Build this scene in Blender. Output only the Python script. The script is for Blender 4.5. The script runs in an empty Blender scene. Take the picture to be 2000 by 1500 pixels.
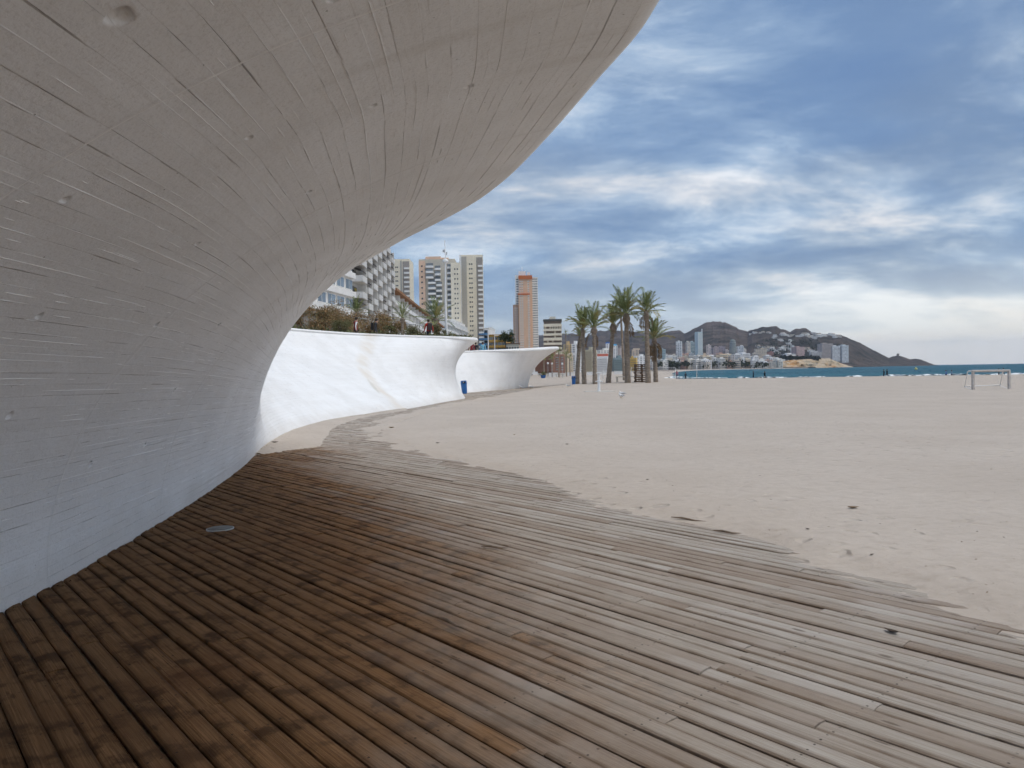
import bpy, bmesh, math, random
import numpy as np
from mathutils import Vector, Matrix
R = math.radians
scn = bpy.context.scene
col = scn.collection
rng = random.Random(7)
nrg = np.random.RandomState(5)

# ------------------------------------------------------------------ camera
F, CZ, PITCH, ROLL = 1444.0, 1.65, R(.96), R(.92)
cam_d = bpy.data.cameras.new('camera'); cam = bpy.data.objects.new('camera', cam_d); col.objects.link(cam)
cam_d.sensor_width = 36; cam_d.lens = F * 36 / 2000; cam_d.clip_end = 60000; cam_d.clip_start = .05
_c, _s, _cr, _sr = math.cos(PITCH), math.sin(PITCH), math.cos(ROLL), math.sin(ROLL)
_f = Vector((0, _c, -_s)); _u0 = Vector((0, _s, _c)); _r0 = Vector((1, 0, 0))
_r = _r0 * _cr - _u0 * _sr; _u = _r0 * _sr + _u0 * _cr
M4 = Matrix.Identity(4)
for i in range(3):
    M4[i][0] = _r[i]; M4[i][1] = _u[i]; M4[i][2] = -_f[i]
M4[2][3] = CZ
cam.matrix_world = M4
scn.camera = cam

# ------------------------------------------------------------------ light
SUN_EL, SUN_AZ = R(64), R(122)          # azimuth clockwise from +Y (view direction)
sun_dir = Vector((math.sin(SUN_AZ) * math.cos(SUN_EL), math.cos(SUN_AZ) * math.cos(SUN_EL), math.sin(SUN_EL)))
sd = bpy.data.lights.new('sun', 'SUN'); sd.energy = .64; sd.angle = R(34); sd.color = (1.0, .955, .89)
so = bpy.data.objects.new('sun', sd); col.objects.link(so)
so.rotation_euler = sun_dir.to_track_quat('Z', 'Y').to_euler()

world = bpy.data.worlds.new('World'); scn.world = world; world.use_nodes = True
wt = world.node_tree; wt.nodes.clear()
class NT:
    """tiny node-graph helper"""
    def __init__(s, tree): s.t = tree
    def n(s, typ, **kw):
        nd = s.t.nodes.new(typ)
        for k, v in kw.items():
            if k == 'inp':
                for kk, vv in v.items():
                    if isinstance(vv, bpy.types.NodeSocket): s.t.links.new(vv, nd.inputs[kk])
                    else: nd.inputs[kk].default_value = vv
            else: setattr(nd, k, v)
        return nd
    def m(s, op, a, b=None, c=None, clamp=False):
        nd = s.t.nodes.new('ShaderNodeMath'); nd.operation = op; nd.use_clamp = clamp
        for i, v in enumerate((a, b, c)):
            if v is None: continue
            if isinstance(v, bpy.types.NodeSocket): s.t.links.new(v, nd.inputs[i])
            else: nd.inputs[i].default_value = v
        return nd.outputs[0]
    def vm(s, op, a, b=None):
        nd = s.t.nodes.new('ShaderNodeVectorMath'); nd.operation = op
        for i, v in enumerate((a, b)):
            if v is None: continue
            if isinstance(v, bpy.types.NodeSocket): s.t.links.new(v, nd.inputs[i])
            else: nd.inputs[i].default_value = v
        return nd.outputs['Value'] if op in ('DOT_PRODUCT', 'LENGTH') else nd.outputs[0]
    def mix(s, f, a, b, mode='MIX'):
        nd = s.t.nodes.new('ShaderNodeMix'); nd.data_type = 'RGBA'; nd.blend_type = mode
        for k, v in ((0, f), (6, a), (7, b)):
            if isinstance(v, bpy.types.NodeSocket): s.t.links.new(v, nd.inputs[k])
            else: nd.inputs[k].default_value = (v if k == 0 else (*v, 1) if len(v) == 3 else v)
        return nd.outputs[2]
    def ss(s, x, a, b, lo=0., hi=1.):
        nd = s.n('ShaderNodeMapRange', interpolation_type='SMOOTHSTEP', inp={1: a, 2: b, 3: lo, 4: hi})
        s.t.links.new(x, nd.inputs[0]) if isinstance(x, bpy.types.NodeSocket) else None
        return nd.outputs[0]
    def noise(s, vec, scale, detail=4, rough=.55, dist=0., dim='3D'):
        return s.n('ShaderNodeTexNoise', noise_dimensions=dim, inp={'Vector': vec, 'Scale': scale, 'Detail': detail, 'Roughness': rough, 'Distortion': dist}).outputs[0]
    def comb(s, x, y, z=0.):
        return s.n('ShaderNodeCombineXYZ', inp={0: x, 1: y, 2: z}).outputs[0]

g = NT(wt)
sky = g.n('ShaderNodeTexSky', sky_type='NISHITA', sun_disc=False, sun_elevation=SUN_EL, sun_rotation=SUN_AZ, air_density=1.0, dust_density=.6, ozone_density=1.5)
tc = g.n('ShaderNodeTexCoord').outputs['Generated']
sep = g.n('ShaderNodeSeparateXYZ', inp={0: tc}).outputs
zz = g.m('MAXIMUM', sep[2], 0.0)
den = g.m('ADD', zz, .21)
px_ = g.m('DIVIDE', sep[0], den); py_ = g.m('DIVIDE', sep[1], den)
cp = g.comb(px_, py_, 0.0)
rotc = g.n('ShaderNodeMapping', inp={'Vector': cp, 'Rotation': (0, 0, R(-10)), 'Scale': (.80, 1.05, 1)}).outputs[0]
CLOUD_OFF = (-26.3, -35.4, 0.4)
cpo = g.vm('ADD', rotc, CLOUD_OFF)
warp = g.n('ShaderNodeTexNoise', inp={'Vector': cpo, 'Scale': 1.1, 'Detail': 2}).outputs[1]
wv = g.vm('MULTIPLY', g.vm('SUBTRACT', warp, (.5, .5, .5)), (.42, .42, .3))
cw = g.vm('ADD', cpo, wv)
n_big = g.noise(cw, 1.0, 2, .5)
n_mid = g.noise(cw, 3.0, 10, .62)
# thickness of the cloud deck: thick (dark blue-grey) to thin (white)
lum = g.m('ADD', g.m('MULTIPLY', n_big, .54), g.m('ADD', g.m('MULTIPLY', n_mid, .46), g.m('MULTIPLY', g.noise(cw, 8.5, 5, .6), .08)))
hor2 = g.m('POWER', g.ss(zz, .0, .16, 1., 0.), 1.3)
sdn = g.vm('DOT_PRODUCT', tc, (math.sin(R(75)), math.cos(R(75)), 0))
sdd = g.vm('DOT_PRODUCT', tc, tuple(sun_dir))
glow = g.m('MULTIPLY', g.ss(zz, .04, .26, 1., 0.), g.ss(sdn, .22, .95))
lum2 = g.m('ADD', g.m('SUBTRACT', lum, .026), g.m('ADD', g.m('MULTIPLY', hor2, .012), g.m('ADD', g.m('MULTIPLY', glow, .15), g.ss(sdd, .55, 1., 0., .12))))
ramp = g.n('ShaderNodeValToRGB', inp={0: lum2}); cr_ = ramp.color_ramp
stops = [(.40, (.125, .215, .390)), (.47, (.150, .245, .415)), (.525, (.230, .335, .495)), (.565, (.36, .470, .61)), (.61, (.60, .67, .75)), (.68, (.97, .98, .98))]
cr_.elements[0].position, cr_.elements[0].color = stops[0][0], (*stops[0][1], 1)
cr_.elements[1].position, cr_.elements[1].color = stops[-1][0], (*stops[-1][1], 1)
for p, c in stops[1:-1]:
    e = cr_.elements.new(p); e.color = (*c, 1)
cloud = g.mix(g.ss(g.noise(cpo, 1.3, 2), .42, .68, 0., .55), ramp.outputs[0], g.mix(1., ramp.outputs[0], (1.16, .96, .80), 'MULTIPLY'))
warm = g.mix(g.m('MULTIPLY', g.m('MULTIPLY', hor2, g.ss(sdn, .0, .9)), .75), cloud, (1.12, 1.06, .90))
pale = g.mix(g.m('MULTIPLY', hor2, .30), warm, (.70, .78, .84))
bg1 = g.n('ShaderNodeBackground', inp={'Color': sky.outputs[0], 'Strength': .1})
bg2 = g.n('ShaderNodeBackground', inp={'Color': pale, 'Strength': .50})
mx = g.n('ShaderNodeMixShader', inp={0: .88, 1: bg1.outputs[0], 2: bg2.outputs[0]})
g.n('ShaderNodeOutputWorld', inp={0: mx.outputs[0]})

world.cycles.sampling_method = 'MANUAL'; world.cycles.sample_map_resolution = 256
vs = scn.view_settings; vs.view_transform = 'Standard'; vs.look = 'None'; vs.gamma = 1; vs.exposure = 1.16
vs.use_curve_mapping = False
scn.cycles.max_bounces = 8; scn.cycles.diffuse_bounces = 6; scn.cycles.glossy_bounces = 2; scn.cycles.use_denoising = True
scn.cycles.use_adaptive_sampling = True; scn.cycles.adaptive_threshold = .025; scn.cycles.adaptive_min_samples = 12

# ------------------------------------------------------------------ helpers
def proj(P):
    P = np.asarray(P, float); X = P[..., 0]; Y = P[..., 1]; Z = P[..., 2] - CZ
    d = Y * _c - Z * _s; u = Z * _c + Y * _s
    x = X / d * F; y = -u / d * F
    return 1000 + x * _cr + y * _sr, 750 - x * _sr + y * _cr, d
def ray(x, y):
    xx = x - 1000; yy = y - 750; a = xx * _cr - yy * _sr; b = xx * _sr + yy * _cr
    r, u = a / F, -b / F
    return np.array([r, _c + u * _s, -_s + u * _c])
def gnd(x, y, z=0.):
    k = ray(x, y); return k * ((z - CZ) / k[2]) + np.array([0, 0, CZ])
def at(x, y, Y):
    k = ray(x, y); return k * (Y / k[1]) + np.array([0, 0, CZ])

_tab = nrg.rand(256, 256)
def vnoise(x, y):
    xi = np.floor(x).astype(int); yi = np.floor(y).astype(int); fx = x - xi; fy = y - yi
    fx = fx * fx * (3 - 2 * fx); fy = fy * fy * (3 - 2 * fy)
    a = _tab[xi & 255, yi & 255]; b = _tab[(xi + 1) & 255, yi & 255]; c = _tab[xi & 255, (yi + 1) & 255]; d = _tab[(xi + 1) & 255, (yi + 1) & 255]
    return (a * (1 - fx) + b * fx) * (1 - fy) + (c * (1 - fx) + d * fx) * fy
def fbm(x, y, o=4, r=.5):
    x = np.asarray(x, float); y = np.asarray(y, float); s = 0; a = 1; t = 0
    for i in range(o):
        s = s + a * vnoise(x * 2 ** i + 17.3 * i, y * 2 ** i + 5.1 * i); t += a; a *= r
    return s / t - .5

def mesh_obj(name, V, Fc, mat=None, parent=None, smooth=False, uv=None):
    me = bpy.data.meshes.new(name)
    me.from_pydata([tuple(v) for v in V], [], [tuple(f) for f in Fc])
    if uv is not None:
        l = me.uv_layers.new(name='UVMap')
        vi = np.empty(len(me.loops), int); me.loops.foreach_get('vertex_index', vi)
        l.data.foreach_set('uv', np.asarray(uv, float)[vi].ravel())
    if mat is not None:
        for m_ in (mat if isinstance(mat, (list, tuple)) else [mat]): me.materials.append(m_)
    if smooth: me.polygons.foreach_set('use_smooth', [True] * len(me.polygons))
    me.update()
    o = bpy.data.objects.new(name, me); col.objects.link(o)
    if parent is not None: o.parent = parent
    return o
def grid_faces(nr, nc):
    i = np.arange(nr - 1)[:, None] * nc + np.arange(nc - 1)[None]
    return np.stack([i, i + 1, i + nc + 1, i + nc], -1).reshape(-1, 4).tolist()

class MB:
    def __init__(s): s.v = []; s.f = []; s.mi = []; s.k = 0
    def quad(s, *p):
        b = len(s.v); s.v += [tuple(q) for q in p]; s.f.append(tuple(range(b, b + len(p)))); s.mi.append(s.k); return s
    def box(s, c, d, rz=0., taper=1.):
        cx, cy, cz = c; dx, dy, dz = d[0] / 2, d[1] / 2, d[2] / 2; b = len(s.v); co, si = math.cos(rz), math.sin(rz)
        for z, t in ((-dz, 1.), (dz, taper)):
            for x, y in ((-dx, -dy), (dx, -dy), (dx, dy), (-dx, dy)):
                x *= t; y *= t
                s.v.append((cx + x * co - y * si, cy + x * si + y * co, cz + z))
        for f in ((0, 3, 2, 1), (4, 5, 6, 7), (0, 1, 5, 4), (1, 2, 6, 5), (2, 3, 7, 6), (3, 0, 4, 7)):
            s.f.append(tuple(b + i for i in f)); s.mi.append(s.k)
        return s
    def tube(s, pts, rad, n=8, caps=True):
        pts = [Vector(p) for p in pts]; rr = rad if isinstance(rad, (list, tuple)) else [rad] * len(pts); b = len(s.v)
        up = Vector((0, 0, 1)); pa = None
        for i, p in enumerate(pts):
            t = (pts[min(i + 1, len(pts) - 1)] - pts[max(i - 1, 0)]).normalized()
            if pa is None:
                a = t.cross(up if abs(t.z) < .95 else Vector((1, 0, 0))).normalized()
            else: a = (pa - t * pa.dot(t)).normalized()
            pa = a; c = t.cross(a)
            for k in range(n):
                an = 2 * math.pi * k / n
                s.v.append(tuple(p + (a * math.cos(an) + c * math.sin(an)) * rr[i]))
        for i in range(len(pts) - 1):
            for k in range(n):
                k2 = (k + 1) % n
                s.f.append((b + i * n + k, b + i * n + k2, b + (i + 1) * n + k2, b + (i + 1) * n + k)); s.mi.append(s.k)
        if caps:
            s.f.append(tuple(b + k for k in reversed(range(n)))); s.mi.append(s.k)
            e = b + (len(pts) - 1) * n
            s.f.append(tuple(e + k for k in range(n))); s.mi.append(s.k)
        return s
    def lathe(s, prof, c=(0, 0, 0), n=12):
        b = len(s.v)
        for r, z in prof:
            for k in range(n):
                an = 2 * math.pi * k / n; s.v.append((c[0] + r * math.cos(an), c[1] + r * math.sin(an), c[2] + z))
        for i in range(len(prof) - 1):
            for k in range(n):
                k2 = (k + 1) % n
                s.f.append((b + i * n + k, b + i * n + k2, b + (i + 1) * n + k2, b + (i + 1) * n + k)); s.mi.append(s.k)
        s.f.append(tuple(b + k for k in reversed(range(n)))); s.mi.append(s.k)
        e = b + (len(prof) - 1) * n; s.f.append(tuple(e + k for k in range(n))); s.mi.append(s.k)
        return s
    def build(s, name, mat, parent=None, smooth=False):
        o = mesh_obj(name, s.v, s.f, mat, parent, smooth)
        if isinstance(mat, (list, tuple)): o.data.polygons.foreach_set('material_index', s.mi)
        return o
def tag(o, label=None, cat=None, group=None, kind=None):
    if label: o['label'] = label
    if cat: o['category'] = cat
    if group: o['group'] = group
    if kind: o['kind'] = kind
    return o
def empty(name, loc=(0, 0, 0), rz=0., label=None, cat=None, group=None):
    o = bpy.data.objects.new(name, None); o.empty_display_size = .2; col.objects.link(o)
    o.location = loc; o.rotation_euler = (0, 0, rz); return tag(o, label, cat, group)
def inst(src, parent, loc=(0, 0, 0), rot=(0, 0, 0), sc=(1, 1, 1), name=None, mat=None):
    """another object on the same mesh"""
    o = bpy.data.objects.new(name or src.name.split('.')[0], src if isinstance(src, bpy.types.Mesh) else src.data); col.objects.link(o)
    o.parent = parent; o.location = loc; o.rotation_euler = rot; o.scale = sc
    return o
def mesh_only(mb, name, mat, smooth=False):
    o = mb.build(name, mat, None, smooth); me = o.data; bpy.data.objects.remove(o); return me

def principled(name):
    m = bpy.data.materials.new(name); m.use_nodes = True; t = m.node_tree
    return m, NT(t), t.nodes['Principled BSDF']
MC = {}
def mat(name, c, rough=.7, var=.12, scale=3., bump=0., spec=.3, metal=0., sat_noise=None):
    if name in MC: return MC[name]
    m, g, b = principled(name)
    co = g.n('ShaderNodeTexCoord').outputs['Object']
    n = g.noise(co, scale, 5, .6)
    f = g.ss(n, .3, .7)
    k = lambda s: tuple(min(1, x * s) for x in c)
    g.t.links.new(g.mix(f, k(1 - var), k(1 + var)), b.inputs['Base Color'])
    b.inputs['Roughness'].default_value = rough; b.inputs['Specular IOR Level'].default_value = spec; b.inputs['Metallic'].default_value = metal
    if bump:
        bn = g.n('ShaderNodeBump', inp={'Strength': 1., 'Distance': bump, 'Height': g.noise(co, scale * 6, 4, .6)})
        g.t.links.new(bn.outputs[0], b.inputs['Normal'])
    MC[name] = m; return m
def glass(name, c, rough=.15):
    if name in MC: return MC[name]
    m, g, b = principled(name)
    oi = g.n('ShaderNodeObjectInfo').outputs['Random']
    g.t.links.new(g.mix(oi, tuple(x * .55 for x in c), tuple(min(1, x * 1.6) for x in c)), b.inputs['Base Color'])
    b.inputs['Roughness'].default_value = rough; b.inputs['Specular IOR Level'].default_value = .5
    MC[name] = m; return m

def spl(pts, t):
    pts = np.array(pts, float); k = pts[:, 0]; v = pts[:, 1]; t = np.asarray(t, float)
    m = np.zeros_like(v); m[1:-1] = (v[2:] - v[:-2]) / (k[2:] - k[:-2]); m[0] = (v[1] - v[0]) / (k[1] - k[0]); m[-1] = (v[-1] - v[-2]) / (k[-1] - k[-2])
    i = np.clip(np.searchsorted(k, t) - 1, 0, len(k) - 2); h = k[i + 1] - k[i]; u = np.clip((t - k[i]) / h, 0, 1)
    return (2*u**3-3*u**2+1)*v[i] + (u**3-2*u**2+u)*h*m[i] + (-2*u**3+3*u**2)*v[i+1] + (u**3-u**2)*h*m[i+1]
def in_poly(x, y, poly):
    ins = np.zeros(np.shape(x), bool); n = len(poly)
    for i in range(n):
        x1, y1 = poly[i]; x2, y2 = poly[(i + 1) % n]
        if y1 == y2: continue
        c = ((y1 > y) != (y2 > y)) & (x < (x2 - x1) * (y - y1) / (y2 - y1) + x1); ins ^= c
    return ins
def seg_dist(x, y, pl):
    d = np.full(np.shape(x), 1e9)
    for (x1, y1), (x2, y2) in zip(pl[:-1], pl[1:]):
        dx, dy = x2 - x1, y2 - y1; t = np.clip(((x - x1) * dx + (y - y1) * dy) / (dx * dx + dy * dy), 0, 1)
        d = np.minimum(d, np.hypot(x - x1 - t * dx, y - y1 - t * dy))
    return d

# ------------------------------------------------------------------ plan of the place (metres, deck top = 0)
XB = [(-14,-7.5),(-8,-6.2),(-3,-4.7),(1,-3.85),(5.23,-3.67),(7.4,-3.89),(10.4,-4.34),(13.7,-4.98),(15.6,-5.42),(18.5,-5.94),(21.7,-6.33),(25.5,-6.38),(28.6,-5.96),(34.5,-4.8),(41,-3.9),(45,-3.25),(47,-3.0),(49,-3.2),(52,-4.0),(55,-4.4),(58.5,-3.87),(65.2,-1.82),(71,.2),(75,1.3),(77.6,1.61),(80,1.0),(85,-2.5),(92,-8)]
XT = [(-14,-7),(-8,-3.2),(-3,-.3),(0,.55),(2.5,.76),(4.12,.68),(4.96,.50),(6.3,.19),(7.48,-.13),(8.41,-.47),(9.45,-.97),(10.6,-1.57),(11.83,-2.15),(13.3,-2.85),(15,-3.9),(17,-5.7),(19.5,-7.8),(22.5,-9.4),(26,-10.5),(31,-11.0),(35.1,-10.35),(38.1,-9.25),(40,-8.3),(43,-5.95),(45,-3.8),(46.3,-2.7),(47.6,-2.25),(49.2,-2.9),(52,-5.5),(55,-7.5),(59,-7.2),(64,-4),(69,1),(73,4.0),(75.3,4.7),(77.3,3.7),(81,-.5),(86,-6),(92,-12)]
ZT = [(-14,3.85),(49,3.85),(52,3.6),(57,3.35),(64,3.5),(70,3.85),(75,4.1),(80,3.9),(92,3.7)]
K0 = [(-14,.3),(0,.25),(6,.1),(11,-.1),(14,-.14),(16,.05),(18,.4),(22,.55),(28,.5),(35,.5),(42,.9),(47,1.2),(52,.9),(60,.2),(70,-.4),(77,-.35),(92,0)]
PZ1 = [(-14,.45),(6,.42),(14,.38),(22,.4),(35,.42),(47,.52),(60,.42),(92,.4)]
PX2 = [(-14,.6),(5,.62),(14,.67),(19,.5),(35,.2),(42,.8),(47,1.75),(52,1),(60,.6),(75,.60),(92,.5)]
PZ2 = [(-14,.9),(4,.88),(9,.82),(14,.70),(20,.66),(35,.66),(42,.72),(47,.76),(55,.7),(70,.72),(77,.73),(92,.7)]
def wall_prof(Y, n):
    xb, xt, zt = spl(XB, Y), spl(XT, Y), spl(ZT, Y); o = xt - xb
    lip = .12 + .20 * np.clip((o + 1) / 2.5, 0, 1); zl = zt - lip; on = np.maximum(-o, 0)
    p1x = xb - spl(K0, Y) - .36 * on; p1z = zl * spl(PZ1, Y); p2x = xt - spl(PX2, Y) * o; p2z = zl * spl(PZ2, Y)
    v = np.linspace(0, 1, n)[:, None]
    X = (1-v)**3*xb + 3*(1-v)**2*v*p1x + 3*(1-v)*v*v*p2x + v**3*xt
    Z = 3*(1-v)**2*v*p1z + 3*(1-v)*v*v*p2z + v**3*zl
    a = np.linspace(0, math.pi, 9)[1:, None]
    LX = xt + np.sin(a) * lip * .5 - (1 - np.cos(a)) * .02; LZ = zl + lip * (1 - np.cos(a)) / 2
    CX = np.stack([xt - .35, xt - .42]); C_Z = np.stack([zt + .005, zt - .3])
    foot = np.stack([xb]); fz = foot * 0 - .35
    X = np.vstack([foot, X, LX, CX]); Z = np.vstack([fz, Z, LZ, C_Z])
    return np.stack([X, np.broadcast_to(Y, X.shape), Z], -1)
EDGE = [(9.5,-8),(5.6,-3),(3.9,1.5),(3.45,3.2),(3.18,4.6),(3.0,5.24),(2.82,5.85),(2.51,6.63),(2.07,7.52),(1.46,8.54),(.7,10.44),(-.02,11.94),(-1.53,14.44),(-3.02,17.98),(-3.63,19.84),(-3.91,22.02),(-3.94,25.69),(-3.55,29.97),(-2.6,39.26),(-1.3,46),(0,51.57),(1.4,60),(3.0,70),(5.2,80),(8,90),(10,96)]
BASE = [(float(spl(XB, y)), float(y)) for y in list(np.arange(-8, 78, .5))] + [(3.5, 83), (6.5, 90), (8.7, 96)]
DECK = EDGE + BASE[::-1]
SANDL = [(-5.45,15.3),(-5.32,15.42),(-4.96,16.17),(-4.44,16.98),(-4.75,18.4),(-5.04,20.1),(-5.45,22),(-5.7,24.11),(-5.75,26.5),(-5.62,29.15),(-5.1,31.4),(-4.67,33.55),(-5.3,34),(-6.2,31),(-6.9,26),(-6.9,21.5),(-6.2,17.5)]
CREST = [(420,-160),(230,20),(165,72),(112,101),(62,112),(36,116),(21,121),(21,150),(36,230),(62,350),(118,600),(198,900),(285,1180),(375,1330),(510,1460)]
SEAP = CREST + [(760,1700),(2400,4200),(6000,4200),(6000,-160)]

# ------------------------------------------------------------------ sand
def sand_z(X, Y):
    e = seg_dist(X, Y, EDGE); ind = in_poly(X, Y, DECK); e = np.where(ind, -e, e)
    beyond = (Y > 96) | (Y < -8); e = np.where(beyond & ind, -.5, e)
    lump = fbm(X * .8, Y * .8, 3)
    z = np.clip(np.where(e > -.9, e * .055, -.05 + (e + .9) * .16) + lump * .055 + fbm(X * 2.6, Y * 2.6, 3) * .035, -.07, .022) + np.where(e > 0, np.minimum(e * .12, .03), 0)
    far = np.clip((np.hypot(X, Y) - 4) / 30, 0, 1)
    z = z + np.where(e > 0, fbm(X * .45, Y * .45, 3) * .05 * np.clip(e, 0, 1) + fbm(X * .05, Y * .05, 2) * .10 * np.clip((e - 3) / 20, 0, 1), 0)
    # thin drifts over the far boards
    cov = np.clip((Y - 17) / 12, 0, 1) * np.where(ind, 1, 0)
    z = np.where(ind, z + cov * (.052 + fbm(X * .9, Y * .5, 3) * .05), z)
    dl = seg_dist(X, Y, SANDL + SANDL[:1]); il = in_poly(X, Y, SANDL)
    zl = np.where(il, np.minimum(dl * .14, .07) + .004, -dl * .35) + lump * .022 + fbm(X * 3, Y * 3, 2) * .01
    z = np.where((dl < .6) | il, np.maximum(z, np.maximum(zl, -.07)), z)
    sea = in_poly(X, Y, SEAP); dc = seg_dist(X, Y, CREST)
    z = np.where(sea, np.maximum(z - dc * np.where(Y > 135, .075, .03) - np.clip(dc - 20, 0, 30) * .01, -4), z)
    return z
def ang_list():
    a = list(np.arange(-180, -60, 4)) + list(np.arange(-60, -38, .8)) + list(np.arange(-38, 38, .11)) + list(np.arange(38, 60, .8)) + list(np.arange(60, 181, 4))
    return np.radians(np.array(a))
A = ang_list()
rr = np.concatenate([np.geomspace(.3, 2.4, 8), np.geomspace(2.5, 30, 330), np.geomspace(30.3, 140, 120), np.geomspace(142, 1700, 60)])
XX = rr[:, None] * np.sin(A); YY = rr[:, None] * np.cos(A)
ZZ = sand_z(XX, YY)
left = (XX < np.interp(YY, [b[1] for b in BASE], [b[0] for b in BASE]) - .8) & (YY < 92)
ZZ = np.where(left, -.2, ZZ)
bx_ = np.interp(YY, [b[1] for b in BASE], [b[0] for b in BASE])
ZZ = np.where((XX < bx_ + .12) & (YY < 96) & ((YY < 14.9) | (YY > 34.5)), np.minimum(ZZ, -.075), ZZ)
ZZ = np.where((rr[:, None] > 220) & (XX < 0), -2., ZZ)
m, g, b = principled('sand_mat')
pos = g.n('ShaderNodeNewGeometry').outputs['Position']
n1 = g.noise(pos, .35, 4); n2 = g.noise(pos, 9, 5, .65); n3 = g.noise(pos, 90, 3, .7); n4 = g.noise(pos, 420, 2, .6)
c = g.mix(g.ss(n1, .3, .7), (.500, .434, .372), (.548, .482, .418))
c = g.mix(g.m('MULTIPLY', g.ss(n2, .38, .70), .45), c, (.43, .368, .308))
c = g.mix(g.m('MULTIPLY', g.ss(n4, .50, .72), .5), c, (.32, .268, .222))
sp = g.n('ShaderNodeTexVoronoi', inp={'Vector': pos, 'Scale': 11., 'Randomness': 1.}).outputs['Distance']
dk = g.m('MULTIPLY', g.ss(sp, .03, .06, 1., 0.), g.ss(g.noise(pos, .9, 2), .58, .68))
c = g.mix(g.m('MULTIPLY', dk, .6), c, (.10, .075, .055))
damp = g.ss(g.noise(g.vm('MULTIPLY', pos, (1, 1.6, 1)), 3.4, 6, .68), .54, .68)
c = g.mix(g.m('MULTIPLY', damp, .30), c, (.33, .272, .222))
g.t.links.new(c, b.inputs['Base Color']); b.inputs['Roughness'].default_value = .95; b.inputs['Specular IOR Level'].default_value = .1
foot = g.n('ShaderNodeTexVoronoi', inp={'Vector': g.vm('ADD', pos, g.vm('MULTIPLY', g.n('ShaderNodeTexNoise', inp={'Vector': pos, 'Scale': 3.}).outputs[1], (.3, .3, 0))), 'Scale': 2.6, 'Randomness': 1.}).outputs['Distance']
foot = g.m('MULTIPLY', g.ss(foot, .08, .24, 0., 1.), g.ss(g.noise(pos, .16, 2), .44, .60, .25, 1.))
hgt = g.m('ADD', g.m('ADD', g.m('MULTIPLY', foot, .045), g.m('MULTIPLY', n2, .022)), g.m('ADD', g.m('MULTIPLY', n3, .004), g.m('MULTIPLY', n4, .0015)))
g.t.links.new(g.n('ShaderNodeBump', inp={'Strength': .8, 'Distance': 1., 'Height': hgt}).outputs[0], b.inputs['Normal'])
sand = mesh_obj('beach', np.stack([XX, YY, ZZ], -1).reshape(-1, 3), grid_faces(*XX.shape), m, None, True)
tag(sand, kind='structure')

# ------------------------------------------------------------------ sea
m, g, b = principled('sea_mat')
pos = g.n('ShaderNodeNewGeometry').outputs['Position']
st = g.vm('MULTIPLY', pos, (.35, 1., 1.))
w1 = g.noise(st, .09, 4, .6); w2 = g.noise(st, .45, 4, .6); w3 = g.noise(pos, 2.2, 3, .6)
c = g.mix(g.ss(g.noise(st, .006, 3), .35, .65), (.016, .088, .128), (.028, .128, .165))
g.t.links.new(c, b.inputs['Base Color']); b.inputs['Roughness'].default_value = .45; b.inputs['IOR'].default_value = 1.33; b.inputs['Specular IOR Level'].default_value = .12
h = g.m('ADD', g.m('MULTIPLY', w1, 2.0), g.m('ADD', g.m('MULTIPLY', w2, .75), g.m('MULTIPLY', w3, .16)))
g.t.links.new(g.n('ShaderNodeBump', inp={'Strength': 1., 'Distance': 1., 'Height': h}).outputs[0], b.inputs['Normal'])
SEA_Z = -1.0
rs = np.geomspace(60, 12500, 200); As = np.radians(np.concatenate([np.arange(-40, 9, 3), np.arange(9, 42, .16), np.arange(42, 150, 4)]))
SX = rs[:, None] * np.sin(As); SY = rs[:, None] * np.cos(As)
SZ = SEA_Z + fbm(SX * .03, SY * .09, 3) * .5 * np.clip(1.5 - rs[:, None] / 700, 0, 1)
tag(mesh_obj('sea', np.stack([SX, SY, SZ], -1).reshape(-1, 3), grid_faces(*SX.shape), m, None, True), kind='structure')
# breaking waves
foam = mat('foam_mat', (.80, .82, .82), .8, .1, 2., .03)
mb = MB()
for (x0, x1, Y, hh) in [(1262, 1352, 205, .40), (1300, 1345, 240, .30), (1345, 1420, 200, .22), (1440, 1462, 196, .42), (1478, 1535, 190, .40), (1560, 1610, 190, .25), (1655, 1682, 186, .5), (1722, 1795, 180, .75), (1770, 1850, 186, .40), (1835, 1905, 182, .5), (1900, 1965, 178, .42), (1940, 2090, 180, .5), (1200, 1262, 330, .3)]:
    n = int((x1 - x0) / 1.2) + 4
    rows = []
    for i in range(n):
        t = i / (n - 1); p = at(x0 + (x1 - x0) * t, 715, Y + 5 * math.sin(t * 5 + x0) + float(fbm(i * .25, x0, 3)) * 6)
        e = math.sin(math.pi * t) ** .5; hz = .42 * hh * e * (.35 + 1.3 * float(vnoise(np.array(i * .3), np.array(x0 * 1.7)))); w = (.8 + 3.2 * hz)
        rows.append([(p[0], p[1] - w, SEA_Z + .05), (p[0], p[1] - w * .4, SEA_Z + .1 + hz * .8), (p[0], p[1], SEA_Z + .12 + hz), (p[0], p[1] + w * 1.4, SEA_Z + .06 + hz * .3), (p[0], p[1] + w * 2.5, SEA_Z - .2)])
    bs = len(mb.v)
    for r_ in rows: mb.v += r_
    for i in range(n - 1):
        for k in range(4): mb.f.append((bs + i * 5 + k, bs + (i + 1) * 5 + k, bs + (i + 1) * 5 + k + 1, bs + i * 5 + k + 1)); mb.mi.append(0)
tag(mb.build('surf_foam', foam, None, True), 'white broken surf along the edge of the sea', 'surf', kind='stuff')

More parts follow.
